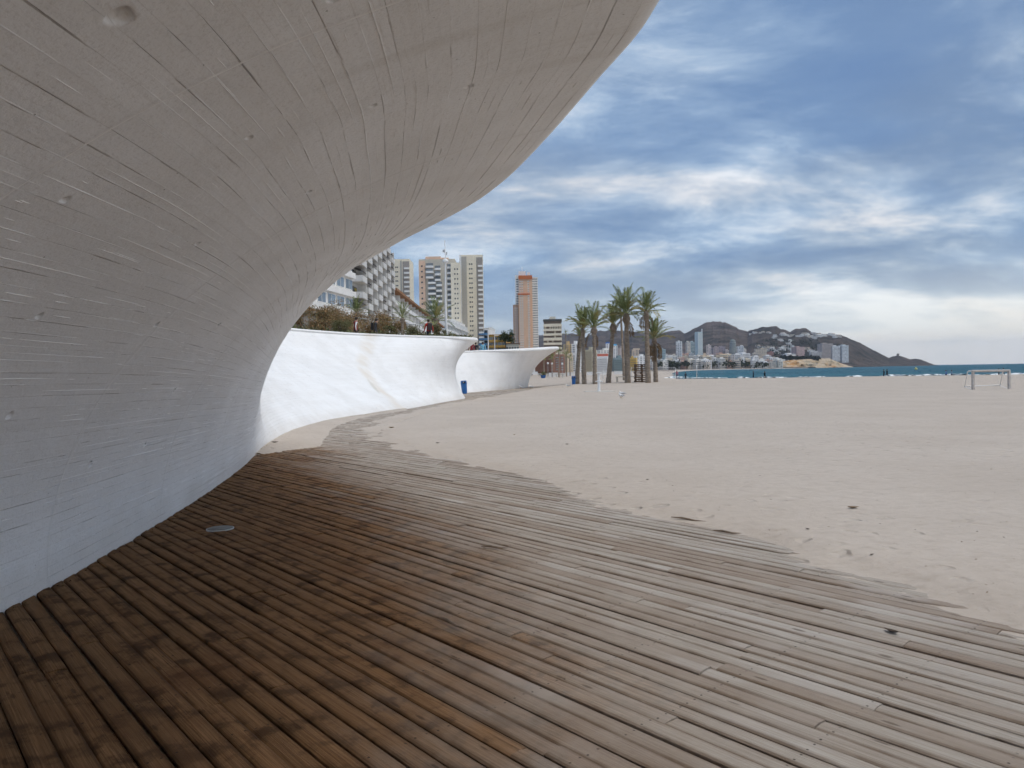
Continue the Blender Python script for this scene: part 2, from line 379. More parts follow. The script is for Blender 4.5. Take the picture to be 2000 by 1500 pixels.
# ------------------------------------------------------------------ undulating promenade wall
Ys = np.concatenate([np.arange(-14, 2, .5), np.arange(2, 17, .07), np.arange(17, 52, .12), np.arange(52, 92.01, .25)])
NP = 64
W = wall_prof(Ys, NP); nrow = W.shape[0]
uu = np.concatenate([[0], np.cumsum(np.hypot(np.diff(Ys), np.diff((spl(XB, Ys) + spl(XT, Ys)) / 2)))])
vl = np.concatenate([np.zeros((1, len(Ys))), np.cumsum(np.linalg.norm(np.diff(W, axis=0), axis=-1), axis=0)])
vpar = np.linspace(0, 6.4, NP)
vrow = np.concatenate([[-.35], vpar, 6.4 + np.linspace(.03, .4, 8), [6.9, 7.2]])
UV = np.stack([np.broadcast_to(uu, W.shape[:2]), np.broadcast_to(vrow[:, None], W.shape[:2])], -1)
wx, wy, wd = proj(W)
def wall_at(px, py, y0, y1):
    mk = (Ys[None] > y0) & (Ys[None] < y1) & (np.arange(nrow)[:, None] < NP + 4)
    d = np.where(mk, np.hypot(wx - px, wy - py), 1e9); return np.unravel_index(np.argmin(d), d.shape)
m, g, b = principled('painted_concrete')
uvn = g.n('ShaderNodeUVMap', uv_map='UVMap').outputs[0]
su = g.n('ShaderNodeSeparateXYZ', inp={0: uvn}).outputs
pos = g.n('ShaderNodeNewGeometry').outputs['Position']
vec = g.comb(g.m('MULTIPLY', su[0], .55), g.m('MULTIPLY', su[1], 9.))
grain = g.noise(vec, 1.6, 6, .62); cloudn = g.noise(pos, .7, 4, .6); fine = g.noise(pos, 38, 4, .6)
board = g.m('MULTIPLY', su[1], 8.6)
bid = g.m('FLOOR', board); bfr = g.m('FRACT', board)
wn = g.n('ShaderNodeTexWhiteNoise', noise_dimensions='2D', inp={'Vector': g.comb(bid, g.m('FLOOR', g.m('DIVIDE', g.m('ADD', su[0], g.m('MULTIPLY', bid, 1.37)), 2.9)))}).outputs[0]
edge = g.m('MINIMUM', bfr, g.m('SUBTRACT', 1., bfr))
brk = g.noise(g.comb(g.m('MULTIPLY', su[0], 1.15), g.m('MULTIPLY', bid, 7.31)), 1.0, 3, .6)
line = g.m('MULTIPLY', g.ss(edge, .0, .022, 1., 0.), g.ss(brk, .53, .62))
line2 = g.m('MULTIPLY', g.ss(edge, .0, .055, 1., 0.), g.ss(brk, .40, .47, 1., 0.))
pane = g.m('FRACT', g.m('DIVIDE', su[0], 2.62)); pj = g.m('MINIMUM', pane, g.m('SUBTRACT', 1., pane))
joint = g.ss(pj, .002, .016, 1., 0.)
cc = g.mix(g.ss(cloudn, .34, .64), (.835, .835, .828), (.908, .912, .912))
soil = g.m('MULTIPLY', g.ss(g.m('ADD', su[1], g.m('MULTIPLY', g.m('SUBTRACT', g.noise(pos, 1.6, 4, .65), .5), .9)), .02, .62, 1., 0.), .30)
cc = g.mix(soil, cc, (.60, .53, .45))
drip = g.m('MULTIPLY', g.ss(g.noise(g.comb(g.m('MULTIPLY', su[0], 2.1), g.m('MULTIPLY', su[1], .16)), 1.6, 4, .6), .58, .72), g.ss(su[1], 3.4, 6.2))
cc = g.mix(g.m('MULTIPLY', drip, .22), cc, (.56, .52, .46))
cc = g.mix(g.m('MULTIPLY', g.ss(wn, .2, .9), .12), cc, (.72, .69, .65))
cc = g.mix(g.m('MULTIPLY', g.ss(grain, .52, .74), .13), cc, (.62, .585, .54))
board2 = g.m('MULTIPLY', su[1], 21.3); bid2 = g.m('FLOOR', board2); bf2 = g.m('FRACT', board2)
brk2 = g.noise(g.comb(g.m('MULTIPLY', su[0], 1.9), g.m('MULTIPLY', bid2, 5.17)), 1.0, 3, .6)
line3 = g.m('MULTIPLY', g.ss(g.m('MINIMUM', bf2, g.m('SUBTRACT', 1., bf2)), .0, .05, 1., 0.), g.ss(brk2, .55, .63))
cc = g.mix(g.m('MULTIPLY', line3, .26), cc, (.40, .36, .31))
cc = g.mix(g.m('MULTIPLY', g.m('ADD', g.m('MULTIPLY', g.ss(edge, .0, .03, 1., 0.), .16), g.m('MULTIPLY', line, .36)), 1.), cc, (.33, .285, .24))  # dark board lines: joint dirt plus groove shade put into the colour
# grime in the streaks of the underside of the big lip, out of the rain
dirt = g.m('MULTIPLY', g.ss(g.noise(g.comb(g.m('MULTIPLY', su[0], .9), g.m('MULTIPLY', su[1], 22.)), 1., 5, .7), .60, .74), g.ss(su[1], 3.2, 5.6))
cc = g.mix(g.m('MULTIPLY', dirt, .40), cc, (.40, .335, .27))
cc = g.mix(g.m('MULTIPLY', joint, .10), cc, (.5, .48, .45))
pit = g.n('ShaderNodeTexVoronoi', inp={'Vector': pos, 'Scale': 9.}).outputs['Distance']
pits = g.m('MULTIPLY', g.ss(pit, .03, .065, 1., 0.), g.ss(g.noise(pos, 2.1, 2), .44, .58))
cc = g.mix(g.m('MULTIPLY', pits, .6), cc, (.30, .27, .24))
# water stain running down the white bay
i0 = wall_at(718, 658, 30, 46); i1 = wall_at(768, 786, 22, 46)
u0, v0 = UV[i0]; u1, v1 = UV[i1]
tt = g.m('DIVIDE', g.m('SUBTRACT', su[1], v1), v0 - v1)
uc = g.m('ADD', u1, g.m('MULTIPLY', tt, u0 - u1))
wob = g.noise(g.comb(g.m('MULTIPLY', su[1], 1.2), 3.), 1., 4, .6)
dd = g.m('ABSOLUTE', g.m('ADD', g.m('SUBTRACT', su[0], uc), g.m('MULTIPLY', g.m('SUBTRACT', wob, .5), .9)))
stn = g.m('MULTIPLY', g.ss(dd, .05, .85, 1., 0.), g.ss(g.noise(g.comb(g.m('MULTIPLY', su[0], 1.3), g.m('MULTIPLY', su[1], .5)), 1.2, 4), .2, .75))
cc = g.mix(g.m('MULTIPLY', stn, .55), cc, (.70, .60, .46))
patch_c = g.m('SUBTRACT', su[1], 1.55)
pd = g.m('ADD', g.m('POWER', g.m('DIVIDE', g.m('ADD', g.m('SUBTRACT', su[0], uc), g.m('ADD', .45, g.m('MULTIPLY', g.m('SUBTRACT', wob, .5), .8))), .28), 2.), g.m('POWER', g.m('DIVIDE', patch_c, .75), 2.))
pdn = g.m('ADD', pd, g.m('MULTIPLY', g.noise(g.comb(g.m('MULTIPLY', su[0], 5), g.m('MULTIPLY', su[1], 5)), 1., 4), 1.6))
cc = g.mix(g.m('MULTIPLY', g.ss(pdn, 1.1, 1.5, 1., 0.), .35), cc, (.50, .46, .36))
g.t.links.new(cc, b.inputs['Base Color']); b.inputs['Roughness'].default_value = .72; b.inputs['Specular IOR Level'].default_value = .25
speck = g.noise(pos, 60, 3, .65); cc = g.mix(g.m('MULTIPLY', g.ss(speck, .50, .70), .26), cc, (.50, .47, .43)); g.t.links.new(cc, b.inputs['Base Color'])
hb = g.m('ADD', g.m('ADD', g.m('MULTIPLY', wn, .004), g.m('MULTIPLY', grain, .003)), g.m('ADD', g.m('MULTIPLY', fine, .0016), g.m('SUBTRACT', g.m('MULTIPLY', line2, .005), g.m('MULTIPLY', g.m('ADD', line, pits), .007))))
hb = g.m('ADD', hb, g.m('MULTIPLY', joint, .003))
lump = g.noise(pos, 14, 4, .6); hb = g.m('ADD', hb, g.m('ADD', g.m('MULTIPLY', lump, .006), g.m('MULTIPLY', g.noise(pos, 110, 2, .6), .0012)))
g.t.links.new(g.n('ShaderNodeBump', inp={'Strength': .85, 'Distance': 1., 'Height': hb}).outputs[0], b.inputs['Normal'])
CONC = m
wall = empty('promenade_wall', (0, 0, 0), 0, 'undulating white board-marked concrete promenade wall curling over the timber deck', 'wall')
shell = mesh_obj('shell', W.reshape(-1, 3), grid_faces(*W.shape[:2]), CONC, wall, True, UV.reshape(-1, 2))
# casting fins left between the shutter boards (thin ridges), joint ridges and tie holes
Wn = np.cross(np.gradient(W, axis=1), np.gradient(W, axis=0)); Wn /= np.linalg.norm(Wn, axis=-1, keepdims=True) + 1e-9
if Wn[20, 100, 0] < 0: Wn = -Wn
def surf(u, v):
    """point and normal of the wall at u (m along) and v (0..6.4)"""
    ci = np.interp(u, uu, np.arange(len(uu))); ri = 1 + np.clip(v / 6.4, 0, 1) * (NP - 1)
    c0 = int(min(ci, len(uu) - 2)); r0 = int(min(ri, nrow - 2)); fc, fr = ci - c0, ri - r0
    bl = lambda A_: (A_[r0, c0] * (1 - fc) + A_[r0, c0 + 1] * fc) * (1 - fr) + (A_[r0 + 1, c0] * (1 - fc) + A_[r0 + 1, c0 + 1] * fc) * fr
    return bl(W), bl(Wn)
fv, ff = [], []
def ridge(pts, w, h):
    b0 = len(fv); n = len(pts)
    for i, (p, nn) in enumerate(pts):
        q = pts[min(i + 1, n - 1)][0] - pts[max(i - 1, 0)][0]; q = q / (np.linalg.norm(q) + 1e-9); s_ = np.cross(nn, q)
        e = min(1, 4 * min(i, n - 1 - i) / n + .15)
        fv.extend([p - s_ * w - nn * .001, p + nn * h * e, p + s_ * w - nn * .001])
    for i in range(n - 1):
        for k in range(2): ff.append((b0 + i * 3 + k, b0 + (i + 1) * 3 + k, b0 + (i + 1) * 3 + k + 1, b0 + i * 3 + k + 1))
uA, uB = np.interp(2.5, Ys, uu), np.interp(17, Ys, uu)
for k in range(1, 110):
    v = k / 17.2
    for q in range(17):
        if rng.random() < .40: continue
        u = rng.uniform(uA, uB); L = rng.choice([.06, .1, .14, .2, .3, .45, .8, 1.4]) * rng.uniform(.7, 1.3)
        dv = rng.uniform(-.006, .006); n = max(4, int(L / .12))
        ridge([surf(u + L * i / n, v + dv) for i in range(n + 1)], rng.uniform(.0009, .0016), rng.uniform(.0015, .0045))
for k in range(1, 8):
    u = 2.62 * math.ceil(uA / 2.62) + 2.62 * (k - 1)
    if u > uB: break
    ridge([surf(u + .004 * math.sin(i * .7), .1 + 6.2 * i / 90) for i in range(91)], .010, .0020)
fins = mesh_obj('casting_fins', fv, ff, mat('fin_highlight', (.92, .915, .90), .7, .06, 5.), wall, False); tag(fins, kind='stuff')  # paler than the shell: highlights on the ridges are put into their colour
holes = [(235, 38), (480, 275), (140, 380), (85, 610), (385, 478), (593, 380), (710, 208), (175, 908), (25, 812), (305, 632), (425, 640), (340, 762), (905, 165), (630, 5), (285, 868)]
cut = set()
for hn_, (hx_, hy_) in enumerate(holes):
    r0, c0 = wall_at(hx_, hy_, 2.2, 16.8); r0 = min(max(r0, 3), NP - 3)
    nb8 = [(-1, -1), (-1, 0), (-1, 1), (0, 1), (1, 1), (1, 0), (1, -1), (0, -1)]
    ring = [(W[r0 + a_, c0 + b_], UV[r0 + a_, c0 + b_]) for a_, b_ in nb8]
    pts0 = []
    for k in range(8):
        for t in (0, 1 / 3, 2 / 3): pts0.append((ring[k][0] * (1 - t) + ring[(k + 1) % 8][0] * t, ring[k][1] * (1 - t) + ring[(k + 1) % 8][1] * t))
    ce, nn = W[r0, c0], Wn[r0, c0]; n = len(pts0); V_, U_, Fc_ = [], [], []
    s_ = (1.25 if hn_ == 0 else rng.uniform(.55, .85)) * .040
    for k, (rad, dep) in enumerate(((None, 0), (1.5, .0), (1.12, .0015), (.95, -.004), (.80, -.024), (.45, -.034), (.12, -.036))):
        for i, (pt, uv_) in enumerate(pts0):
            d0 = pt - ce; d0 = d0 - nn * d0.dot(nn); L_ = np.linalg.norm(d0)
            if rad is None: V_.append(pt); U_.append(uv_)
            else:
                q_ = min(s_ * rad * (1 + .10 * math.sin(3 * i * 2 * math.pi / n + hn_)), L_ * .8); f_ = q_ / L_; base_ = ce * (1 - f_) + pt * f_
                V_.append(base_ + nn * dep * (s_ / .040)); U_.append(UV[r0, c0] * (1 - f_) + uv_ * f_)
        if k:
            for i in range(n): Fc_.append(((k - 1) * n + i, (k - 1) * n + (i + 1) % n, k * n + (i + 1) % n, k * n + i))
    Fc_.append(tuple(6 * n + i for i in range(n)))
    mesh_obj('tie_hole', V_, Fc_, CONC, wall, True, U_)
    for a_ in (-1, 0):
        for b_ in (-1, 0): cut.add((r0 + a_) * (W.shape[1] - 1) + c0 + b_)
bm = bmesh.new(); bm.from_mesh(shell.data); bm.faces.ensure_lookup_table()
bmesh.ops.delete(bm, geom=[bm.faces[i] for i in cut], context='FACES_ONLY'); bm.to_mesh(shell.data); bm.free()

# promenade level behind the wall
pv, pf = [], []
pys = list(np.arange(-14, 92.1, 1.0)) + list(np.arange(96, 700, 12))
for y in pys:
    x0 = float(spl(XT, min(y, 92))) - .38 if y <= 92 else -12 - (y - 92) * .02
    z = float(spl(ZT, min(y, 92))) - .22; z = z if y <= 92 else max(.3, 3.5 - (y - 92) * .02)
    for x, dz in ((x0, 0), (x0 - 1.5, 0), (min(x0 - 6, -18), .05), (-60, .2), (-420, 1.0)): pv.append((x, y, z + dz - (0 if y <= 92 else 0)))
    pv.append((x0 if y > 92 else x0, y, -.5))
npc = 6
for i in range(len(pys) - 1):
    for k in range(4): pf.append((i * npc + k, (i + 1) * npc + k, (i + 1) * npc + k + 1, i * npc + k + 1))
    if pys[i] >= 92: pf.append((i * npc, (i + 1) * npc, (i + 1) * npc + 5, i * npc + 5))
tag(mesh_obj('promenade', pv, pf, mat('promenade_paving', (.42, .38, .33), .85, .15, .8)), kind='structure')

# ------------------------------------------------------------------ timber deck
m, g, b = principled('deck_wood')
uvn = g.n('ShaderNodeUVMap', uv_map='UVMap').outputs[0]
su = g.n('ShaderNodeSeparateXYZ', inp={0: uvn}).outputs
age_a = g.n('ShaderNodeAttribute', attribute_name='age').outputs['Fac']
rnd = g.n('ShaderNodeAttribute', attribute_name='rnd').outputs['Fac']
pos = g.n('ShaderNodeNewGeometry').outputs['Position']
ro = g.m('MULTIPLY', rnd, 91.7)
vg = g.comb(g.m('MULTIPLY', su[0], 1.1), g.m('ADD', g.m('MULTIPLY', su[1], 2.2), ro), ro)
gr = g.noise(g.vm('MULTIPLY', vg, (1.0, 4.0, 1.0)), 2.2, 7, .62, .6)
gr2 = g.noise(g.vm('MULTIPLY', vg, (1.5, 22.0, 1.0)), 2.0, 4, .7)
kn = g.n('ShaderNodeTexVoronoi', inp={'Vector': g.comb(g.m('MULTIPLY', su[0], 2.6), g.m('ADD', g.m('MULTIPLY', su[1], 1.3), ro), ro), 'Scale': 1., 'Randomness': 1.}).outputs['Distance']
knot = g.ss(kn, .07, .15, 1., 0.)
blot = g.noise(pos, 1.3, 5, .65); blot2 = g.noise(pos, 4.5, 4, .6)
age = g.m('ADD', age_a, g.m('ADD', g.m('MULTIPLY', g.m('SUBTRACT', blot, .5), .55), g.m('MULTIPLY', g.m('SUBTRACT', rnd, .5), .36)))
af = g.ss(age, .08, .92)
brown = g.mix(g.ss(gr, .3, .72), (.130, .068, .031), (.310, .172, .082))
brown = g.mix(g.m('MULTIPLY', g.ss(blot2, .47, .66), .82), brown, (.046, .024, .013))
brown = g.mix(g.m('MULTIPLY', g.ss(g.noise(pos, .9, 4, .6), .52, .66), .45), brown, (.150, .066, .030))
brown = g.mix(g.m('MULTIPLY', g.ss(g.noise(pos, 2.1, 3), .60, .72), .22), brown, (.215, .130, .060))
brown = g.mix(g.m('MULTIPLY', rnd, .30), brown, (.175, .100, .052))
grey = g.mix(g.ss(gr, .25, .75), (.265, .226, .186), (.460, .418, .366))
grey = g.mix(g.m('MULTIPLY', g.ss(gr2, .50, .80), .5), grey, (.150, .108, .080))
grey = g.mix(g.m('MULTIPLY', g.ss(rnd, .35, 1.), .60), grey, (.225, .162, .118))
grey = g.mix(g.m('MULTIPLY', g.ss(g.noise(g.comb(g.m('MULTIPLY', su[0], .5), ro), 1.4, 3), .52, .66), .5), grey, (.48, .445, .41))
wd_ = g.mix(af, brown, grey)
wd_ = g.mix(g.m('MULTIPLY', knot, .6), wd_, (.050, .030, .018))
# screws over the joists
ju = g.m('ABSOLUTE', g.m('SUBTRACT', g.m('FRACT', g.m('DIVIDE', su[0], .62)), .5)); jv = g.m('ABSOLUTE', g.m('SUBTRACT', g.m('ABSOLUTE', g.m('SUBTRACT', su[1], .5)), .27))
sc_ = g.m('ADD', g.m('POWER', g.m('MULTIPLY', ju, .62 / .006), 2.), g.m('POWER', g.m('MULTIPLY', jv, .11 / .006), 2.))
scf = g.ss(sc_, .6, 1.3, 1., 0.)
wd_ = g.mix(g.m('MULTIPLY', g.m('MULTIPLY', scf, g.ss(g.noise(pos, 3.3, 2), .34, .52)), .85), wd_, (.035, .028, .024))
# rot along the arrises and sand packed into the joints
ev = g.m('MINIMUM', su[1], g.m('SUBTRACT', 1., su[1]))
ew = g.m('MULTIPLY', g.ss(ev, .0, .30, 1., 0.), g.ss(g.noise(g.comb(su[0], ro), 1.6, 5), .32, .62))
wd_ = g.mix(g.m('MULTIPLY', ew, .75), wd_, g.mix(af, (.060, .032, .016), (.150, .098, .062)))
# dry sand blown over the open boards
farn = g.n('ShaderNodeSeparateXYZ', inp={0: pos}).outputs[1]
dust = g.m('MULTIPLY', g.ss(g.noise(pos, 2.6, 5, .7), .40, .66), g.m('ADD', g.m('MULTIPLY', af, .16), g.ss(farn, 11., 24., 0., .95)))
wd_ = g.mix(dust, wd_, (.45, .39, .33))
g.t.links.new(wd_, b.inputs['Base Color'])
g.t.links.new(g.m('ADD', g.m('MULTIPLY', af, .06), g.m('ADD', .68, g.m('MULTIPLY', gr, .15))), b.inputs['Roughness']); g.t.links.new(g.m('ADD', g.m('MULTIPLY', af, .16), .05), b.inputs['Specular IOR Level'])
hb = g.m('ADD', g.m('MULTIPLY', gr, .0035), g.m('SUBTRACT', g.m('MULTIPLY', gr2, .002), g.m('ADD', g.m('MULTIPLY', knot, .001), g.m('ADD', g.m('MULTIPLY', scf, .003), g.m('MULTIPLY', ew, .004)))))
g.t.links.new(g.n('ShaderNodeBump', inp={'Strength': .9, 'Distance': 1., 'Height': hb}).outputs[0], b.inputs['Normal'])
WOOD = m
TH = R(-48.6); tx, ty = math.cos(TH), math.sin(TH); nx, ny = -ty, tx
DRIP = [(float(spl(XT, y)) - .45, float(y)) for y in (-8, -4, 0, 2.5, 4.5, 6.3, 8.4, 10.6, 13.3)] + [(-4.0, 16.2), (-6.5, 19.5), (-10, 24)]
def age_at(x, y):
    xd = float(np.interp(y, [p[1] for p in DRIP], [p[0] for p in DRIP]))
    return min(1.5, max(-.6, .5 + (x - xd) * .42))
def board_geo(p, q0, q1, w, z, roll, rs):
    """rounded-edge board, warped a little; returns verts, faces, uv, age"""
    n = 3; V, Fc, U, Ag = [], [], [], []
    crown = rs.choice([.0, .002, .003, -.003]); bow = rs.uniform(-.006, .006); e0 = rs.uniform(0, .004); lift = rs.uniform(0, .006) if rs.random() < .2 else 0.
    for i in range(n + 1):
        t = i / n; q = q0 + (q1 - q0) * t; off = bow * math.sin(math.pi * t) + rs.uniform(-.0012, .0012); zz_ = z + rs.uniform(-.0012, .0012) + lift * (t if rs.random() < 1 else 0) ** 3
        for a, dz, vv in ((-.5 * w, -.030, 0), (-.5 * w, -.009, .02), (-.5 * w + .010, -.0025, .10), (0, crown, .5), (.5 * w - .010, -.0025, .90), (.5 * w, -.009, .98), (.5 * w, -.030, 1)):
            pp = p + off + a; x = tx * q + nx * pp; y = ty * q + ny * pp
            V.append((x, y, zz_ + dz + roll * a)); U.append((q, vv)); Ag.append(age_at(x, y))
    for i in range(n):
        for k in range(6): Fc.append((i * 7 + k, (i + 1) * 7 + k, (i + 1) * 7 + k + 1, i * 7 + k + 1))
    Fc.append(tuple(range(7))); e = n * 7; Fc.append(tuple(e + k for k in reversed(range(7))))
    return V, Fc, U, Ag
PITCHB = .1195
boards = []
pmin, pmax = -9., 66.
DK = [(x + .35, y) for x, y in EDGE] + [(x - .12, y) for x, y in BASE[::-1]]
qs = np.arange(-75, 12, .02)
row = 0; p = pmin
while p < pmax:
    X_ = tx * qs + nx * p; Y_ = ty * qs + ny * p
    ins = in_poly(X_, Y_, DK) & (Y_ > -5)
    d_ = np.diff(np.concatenate([[0], ins.astype(int), [0]])); s0 = np.where(d_ == 1)[0]; s1 = np.where(d_ == -1)[0]
    for a_, b_ in zip(s0, s1):
        q0, q1 = qs[a_] + .0, qs[b_ - 1]
        if q1 - q0 < .12: continue
        q = q0 + rng.uniform(-.02, .015); L = rng.uniform(.8, 4.2)
        while q < q1:
            e = min(q + L, q1 + rng.uniform(-.06, .08))
            if q1 - e < .35: e = q1 + rng.uniform(-.05, .06)
            if e - q > .1: boards.append((p, q, e - .004))
            q = e; L = rng.uniform(3.0, 5.6)
    p += PITCHB; row += 1
def vis_size(bd):
    p, a, e = bd; s = 0
    for t in (.0, .25, .5, .75, 1.):
        q = a + (e - a) * t; x = tx * q + nx * p; y = ty * q + ny * p
        if y < .6: continue
        u_, v_, d_ = proj(np.array([x, y, 0.]))
        if -60 < u_ < 2060 and v_ < 1560: s += (e - a) / (y * y)
    return s
deck = empty('timber_deck', (0, 0, 0), 0, 'weathered timber boardwalk of long narrow planks running out from the white wall', 'boardwalk')
boards.sort(key=lambda t: -vis_size(t))
def finish(me, U, Ag, Rn):
    l = me.uv_layers.new(name='UVMap'); vi = np.empty(len(me.loops), int); me.loops.foreach_get('vertex_index', vi)
    l.data.foreach_set('uv', np.asarray(U, float)[vi].ravel())
    a = me.attributes.new('age', 'FLOAT', 'POINT'); a.data.foreach_set('value', Ag)
    a = me.attributes.new('rnd', 'FLOAT', 'POINT'); a.data.foreach_set('value', Rn)
sv, sf, su_, sa, sn = [], [], [], [], []
for i, (p, a_, e_) in enumerate(boards):
    rs = random.Random(i * 13 + 5)
    w = PITCHB - rs.choice([.004, .006, .007, .009, .012, .017]); z = rs.uniform(-.005, .005) + (-.007 if rs.random() < .07 else 0) + (.005 if rs.random() < .05 else 0)
    V, Fc, U, Ag = board_geo(p + rs.uniform(-.002, .002), a_, e_, w, z, rs.uniform(-.06, .06), rs); rv = rs.random()
    if i < 300:
        o = mesh_obj('plank', V, Fc, WOOD, deck); finish(o.data, U, Ag, [rv] * len(V))
    else:
        k = len(sv); sv += V; sf += [tuple(x + k for x in f) for f in Fc]; su_ += U; sa += Ag; sn += [rv] * len(V)
o = mesh_obj('planks', sv, sf, WOOD, deck); finish(o.data, su_, sa, sn); tag(o, kind='stuff')

# ------------------------------------------------------------------ planting on top of the wall
def leafy(name, pts, size, mats, parent=None, asp=.5, up=.0, rs=None, flat=1.):
    rs = rs or np.random.RandomState(3); n = len(pts); pts = np.asarray(pts)
    d = rs.normal(size=(n, 3)); d[:, 2] = (d[:, 2] + up) * flat; d /= np.linalg.norm(d, axis=1, keepdims=True)
    s_ = np.cross(d, rs.normal(size=(n, 3))); s_ /= np.linalg.norm(s_, axis=1, keepdims=True) + 1e-9
    L = size * (.6 + .8 * rs.rand(n))[:, None]
    V = np.stack([pts, pts + d * L * .5 + s_ * L * asp * .5, pts + d * L, pts + d * L * .5 - s_ * L * asp * .5], 1).reshape(-1, 3)
    Fc = np.arange(n * 4).reshape(-1, 4)
    o = mesh_obj(name, V, Fc.tolist(), mats, parent)
    o.data.polygons.foreach_set('material_index', rs.randint(0, len(mats), n)); return o
gm = [mat('ivy_a', (.12, .135, .055), .7, .3, 2.), mat('ivy_b', (.17, .155, .07), .7, .3, 2.), mat('ivy_c', (.19, .14, .075), .7, .3, 2.), mat('ivy_d', (.07, .09, .04), .7, .3, 2.)]
pts = []
for i in range(9000):
    y = nrg.uniform(26, 49); x = float(spl(XT, y)) - .3 - nrg.rand() ** 1.3 * 2.4; hgt = .18 + .30 * float(vnoise(np.array(y * 1.1), np.array(x * 1.1)))
    pts.append((x, y, 3.62 + nrg.rand() * hgt + .02))
tag(leafy('ground_cover', pts, .16, gm, None, .45, .4), 'low green and brown ground cover planted along the wall top', 'ground cover', kind='stuff')
tm = [mat('tam_a', (.30, .175, .08), .8, .3, 2.), mat('tam_b', (.36, .235, .12), .8, .3, 2.), mat('tam_c', (.20, .14, .065), .8, .3, 2.), mat('tam_d', (.19, .175, .085), .8, .3, 2.)]
bark = mat('bark', (.10, .075, .055), .9, .3, 8., .01)
def shrub(px, py_top, Y, wpx, label, mats=tm, n=6500, zb=3.55, size=.15):
    c0 = at(px, py_top, Y); h = c0[2] - zb; rx = wpx / F * Y / 2
    e = empty('shrub', (c0[0], c0[1], zb), 0, label, 'shrub', 'shrubs above the white wall')
    rs = np.random.RandomState(int(px * 3 + Y)); blobs = [(rs.uniform(-.7, .7) * rx, rs.uniform(-.6, .6) * rx, rs.uniform(.3, .8) * h, rs.uniform(.25, .5) * rx) for _ in range(11)]
    P = []
    while len(P) < n:
        bx, by, bz, br = blobs[rs.randint(len(blobs))]; v = rs.normal(size=3); v /= np.linalg.norm(v); r_ = br * rs.rand() ** .4
        q = np.array([bx, by, bz]) + v * r_ * np.array([1, 1, .85])
        if .05 < q[2] < h * 1.02: P.append(q)
    leafy('crown', P, size, mats, e, .28, .5, rs)
    mb = MB()
    for bx, by, bz, br in blobs[:6]: mb.tube([(bx * .15, by * .15, -.1), (bx * .5, by * .5, bz * .5), (bx, by, bz)], [.05, .035, .012], 5)
    mb.build('stem', bark, e); return e
shrub(608, 590, 47, 90, 'brown bushy shrub at the left end above the white wall')
shrub(652, 586, 56, 110, 'tallest rust-brown shrub in front of the white apartment block')
shrub(716, 603, 60, 95, 'rust-brown shrub behind the walker in the red jacket')
shrub(762, 605, 64, 70, 'brown shrub behind the dark-jacketed walker')
shrub(668, 622, 46, 40, 'low green shrub at the left, in front of the tallest brown one', [gm[0], gm[1], tm[3]], 2400, 3.6, .12)
shrub(806, 634, 50, 44, 'low green shrub between the slim palm and the red-coated walker', [gm[0], gm[1], gm[2]], 2400, 3.6, .12)
shrub(760, 629, 50, 34, 'low grey-green shrub to the right of the dark-jacketed walker', [tm[3], gm[0], tm[2]], 1600, 3.6, .14)
shrub(858, 628, 56, 30, 'dark rounded shrub at the foot of the lamp mast', [gm[3], tm[2], gm[0]], 2400, 3.6, .12)

# ------------------------------------------------------------------ palms
fr_m = [mat('frond_a', (.23, .255, .095), .55, .25, 3., spec=.4), mat('frond_b', (.32, .28, .11), .55, .25, 3., spec=.4), mat('frond_c', (.18, .22, .095), .55, .25, 3., spec=.4)]
dry_m = mat('frond_dry', (.20, .135, .075), .8, .25, 3.)
tr_m = bpy.data.materials.new('palm_trunk'); tr_m.use_nodes = True
g = NT(tr_m.node_tree); b = tr_m.node_tree.nodes['Principled BSDF']
co = g.n('ShaderNodeTexCoord').outputs['Object']; sx = g.n('ShaderNodeSeparateXYZ', inp={0: co}).outputs
rg = g.noise(g.vm('MULTIPLY', co, (2, 2, 9)), 1.4, 4, .65); cl = g.noise(co, .5, 3)
c = g.mix(g.ss(rg, .3, .7), (.19, .15, .115), (.38, .315, .25)); c = g.mix(g.m('MULTIPLY', g.ss(cl, .45, .65), .5), c, (.20, .135, .075))
g.t.links.new(c, b.inputs['Base Color']); b.inputs['Roughness'].default_value = .9
g.t.links.new(g.n('ShaderNodeBump', inp={'Strength': 1., 'Distance': .06, 'Height': rg}).outputs[0], b.inputs['Normal'])
def frond_mesh(name, L, droop, m_, nl=20, lw=.085, ll=.55, seed=0):
    rs = random.Random(seed); mb = MB(); pts = []
    x = z = 0; an = R(0); n = 12
    for i in range(n + 1):
        pts.append((x, 0, z)); t = i / n; an = -droop * t ** 1.5; x += L / n * math.cos(an); z += L / n * math.sin(an)
    mb.tube(pts, [.035 * (1 - .85 * i / n) + .004 for i in range(n + 1)], 4, False)
    for i in range(nl):
        t = .16 + .84 * (i + .5) / nl; k = t * n; a = int(min(k, n - 1)); f = k - a
        p = Vector(pts[a]).lerp(Vector(pts[a + 1]), f); tg = (Vector(pts[a + 1]) - Vector(pts[a])).normalized()
        l = ll * (.45 + .8 * math.sin(math.pi * min(1, t * .85 + .1)) ** .8) * rs.uniform(.8, 1.15) * L / 2.6
        for s in (-1, 1):
            dr = (tg * rs.uniform(.75, 1.05) + Vector((0, s * rs.uniform(.6, .9), rs.uniform(.05, .4)))).normalized()
            sd_ = tg.cross(dr).normalized().cross(dr) if False else (tg - dr * tg.dot(dr)).normalized()
            q = p + dr * l * .5 + Vector((0, 0, .02)); e = p + dr * l + Vector((0, 0, -.12 * l))
            mb.quad(p - sd_ * lw * .3, q - sd_ * lw * .5, e, q + sd_ * lw * .5)
    return mesh_only(mb, name, m_)
FR = [frond_mesh('frond', 2.6, R(dr), fr_m[i % 3], seed=i) for i, dr in enumerate((18, 42, 60, 30, 85, 12))]
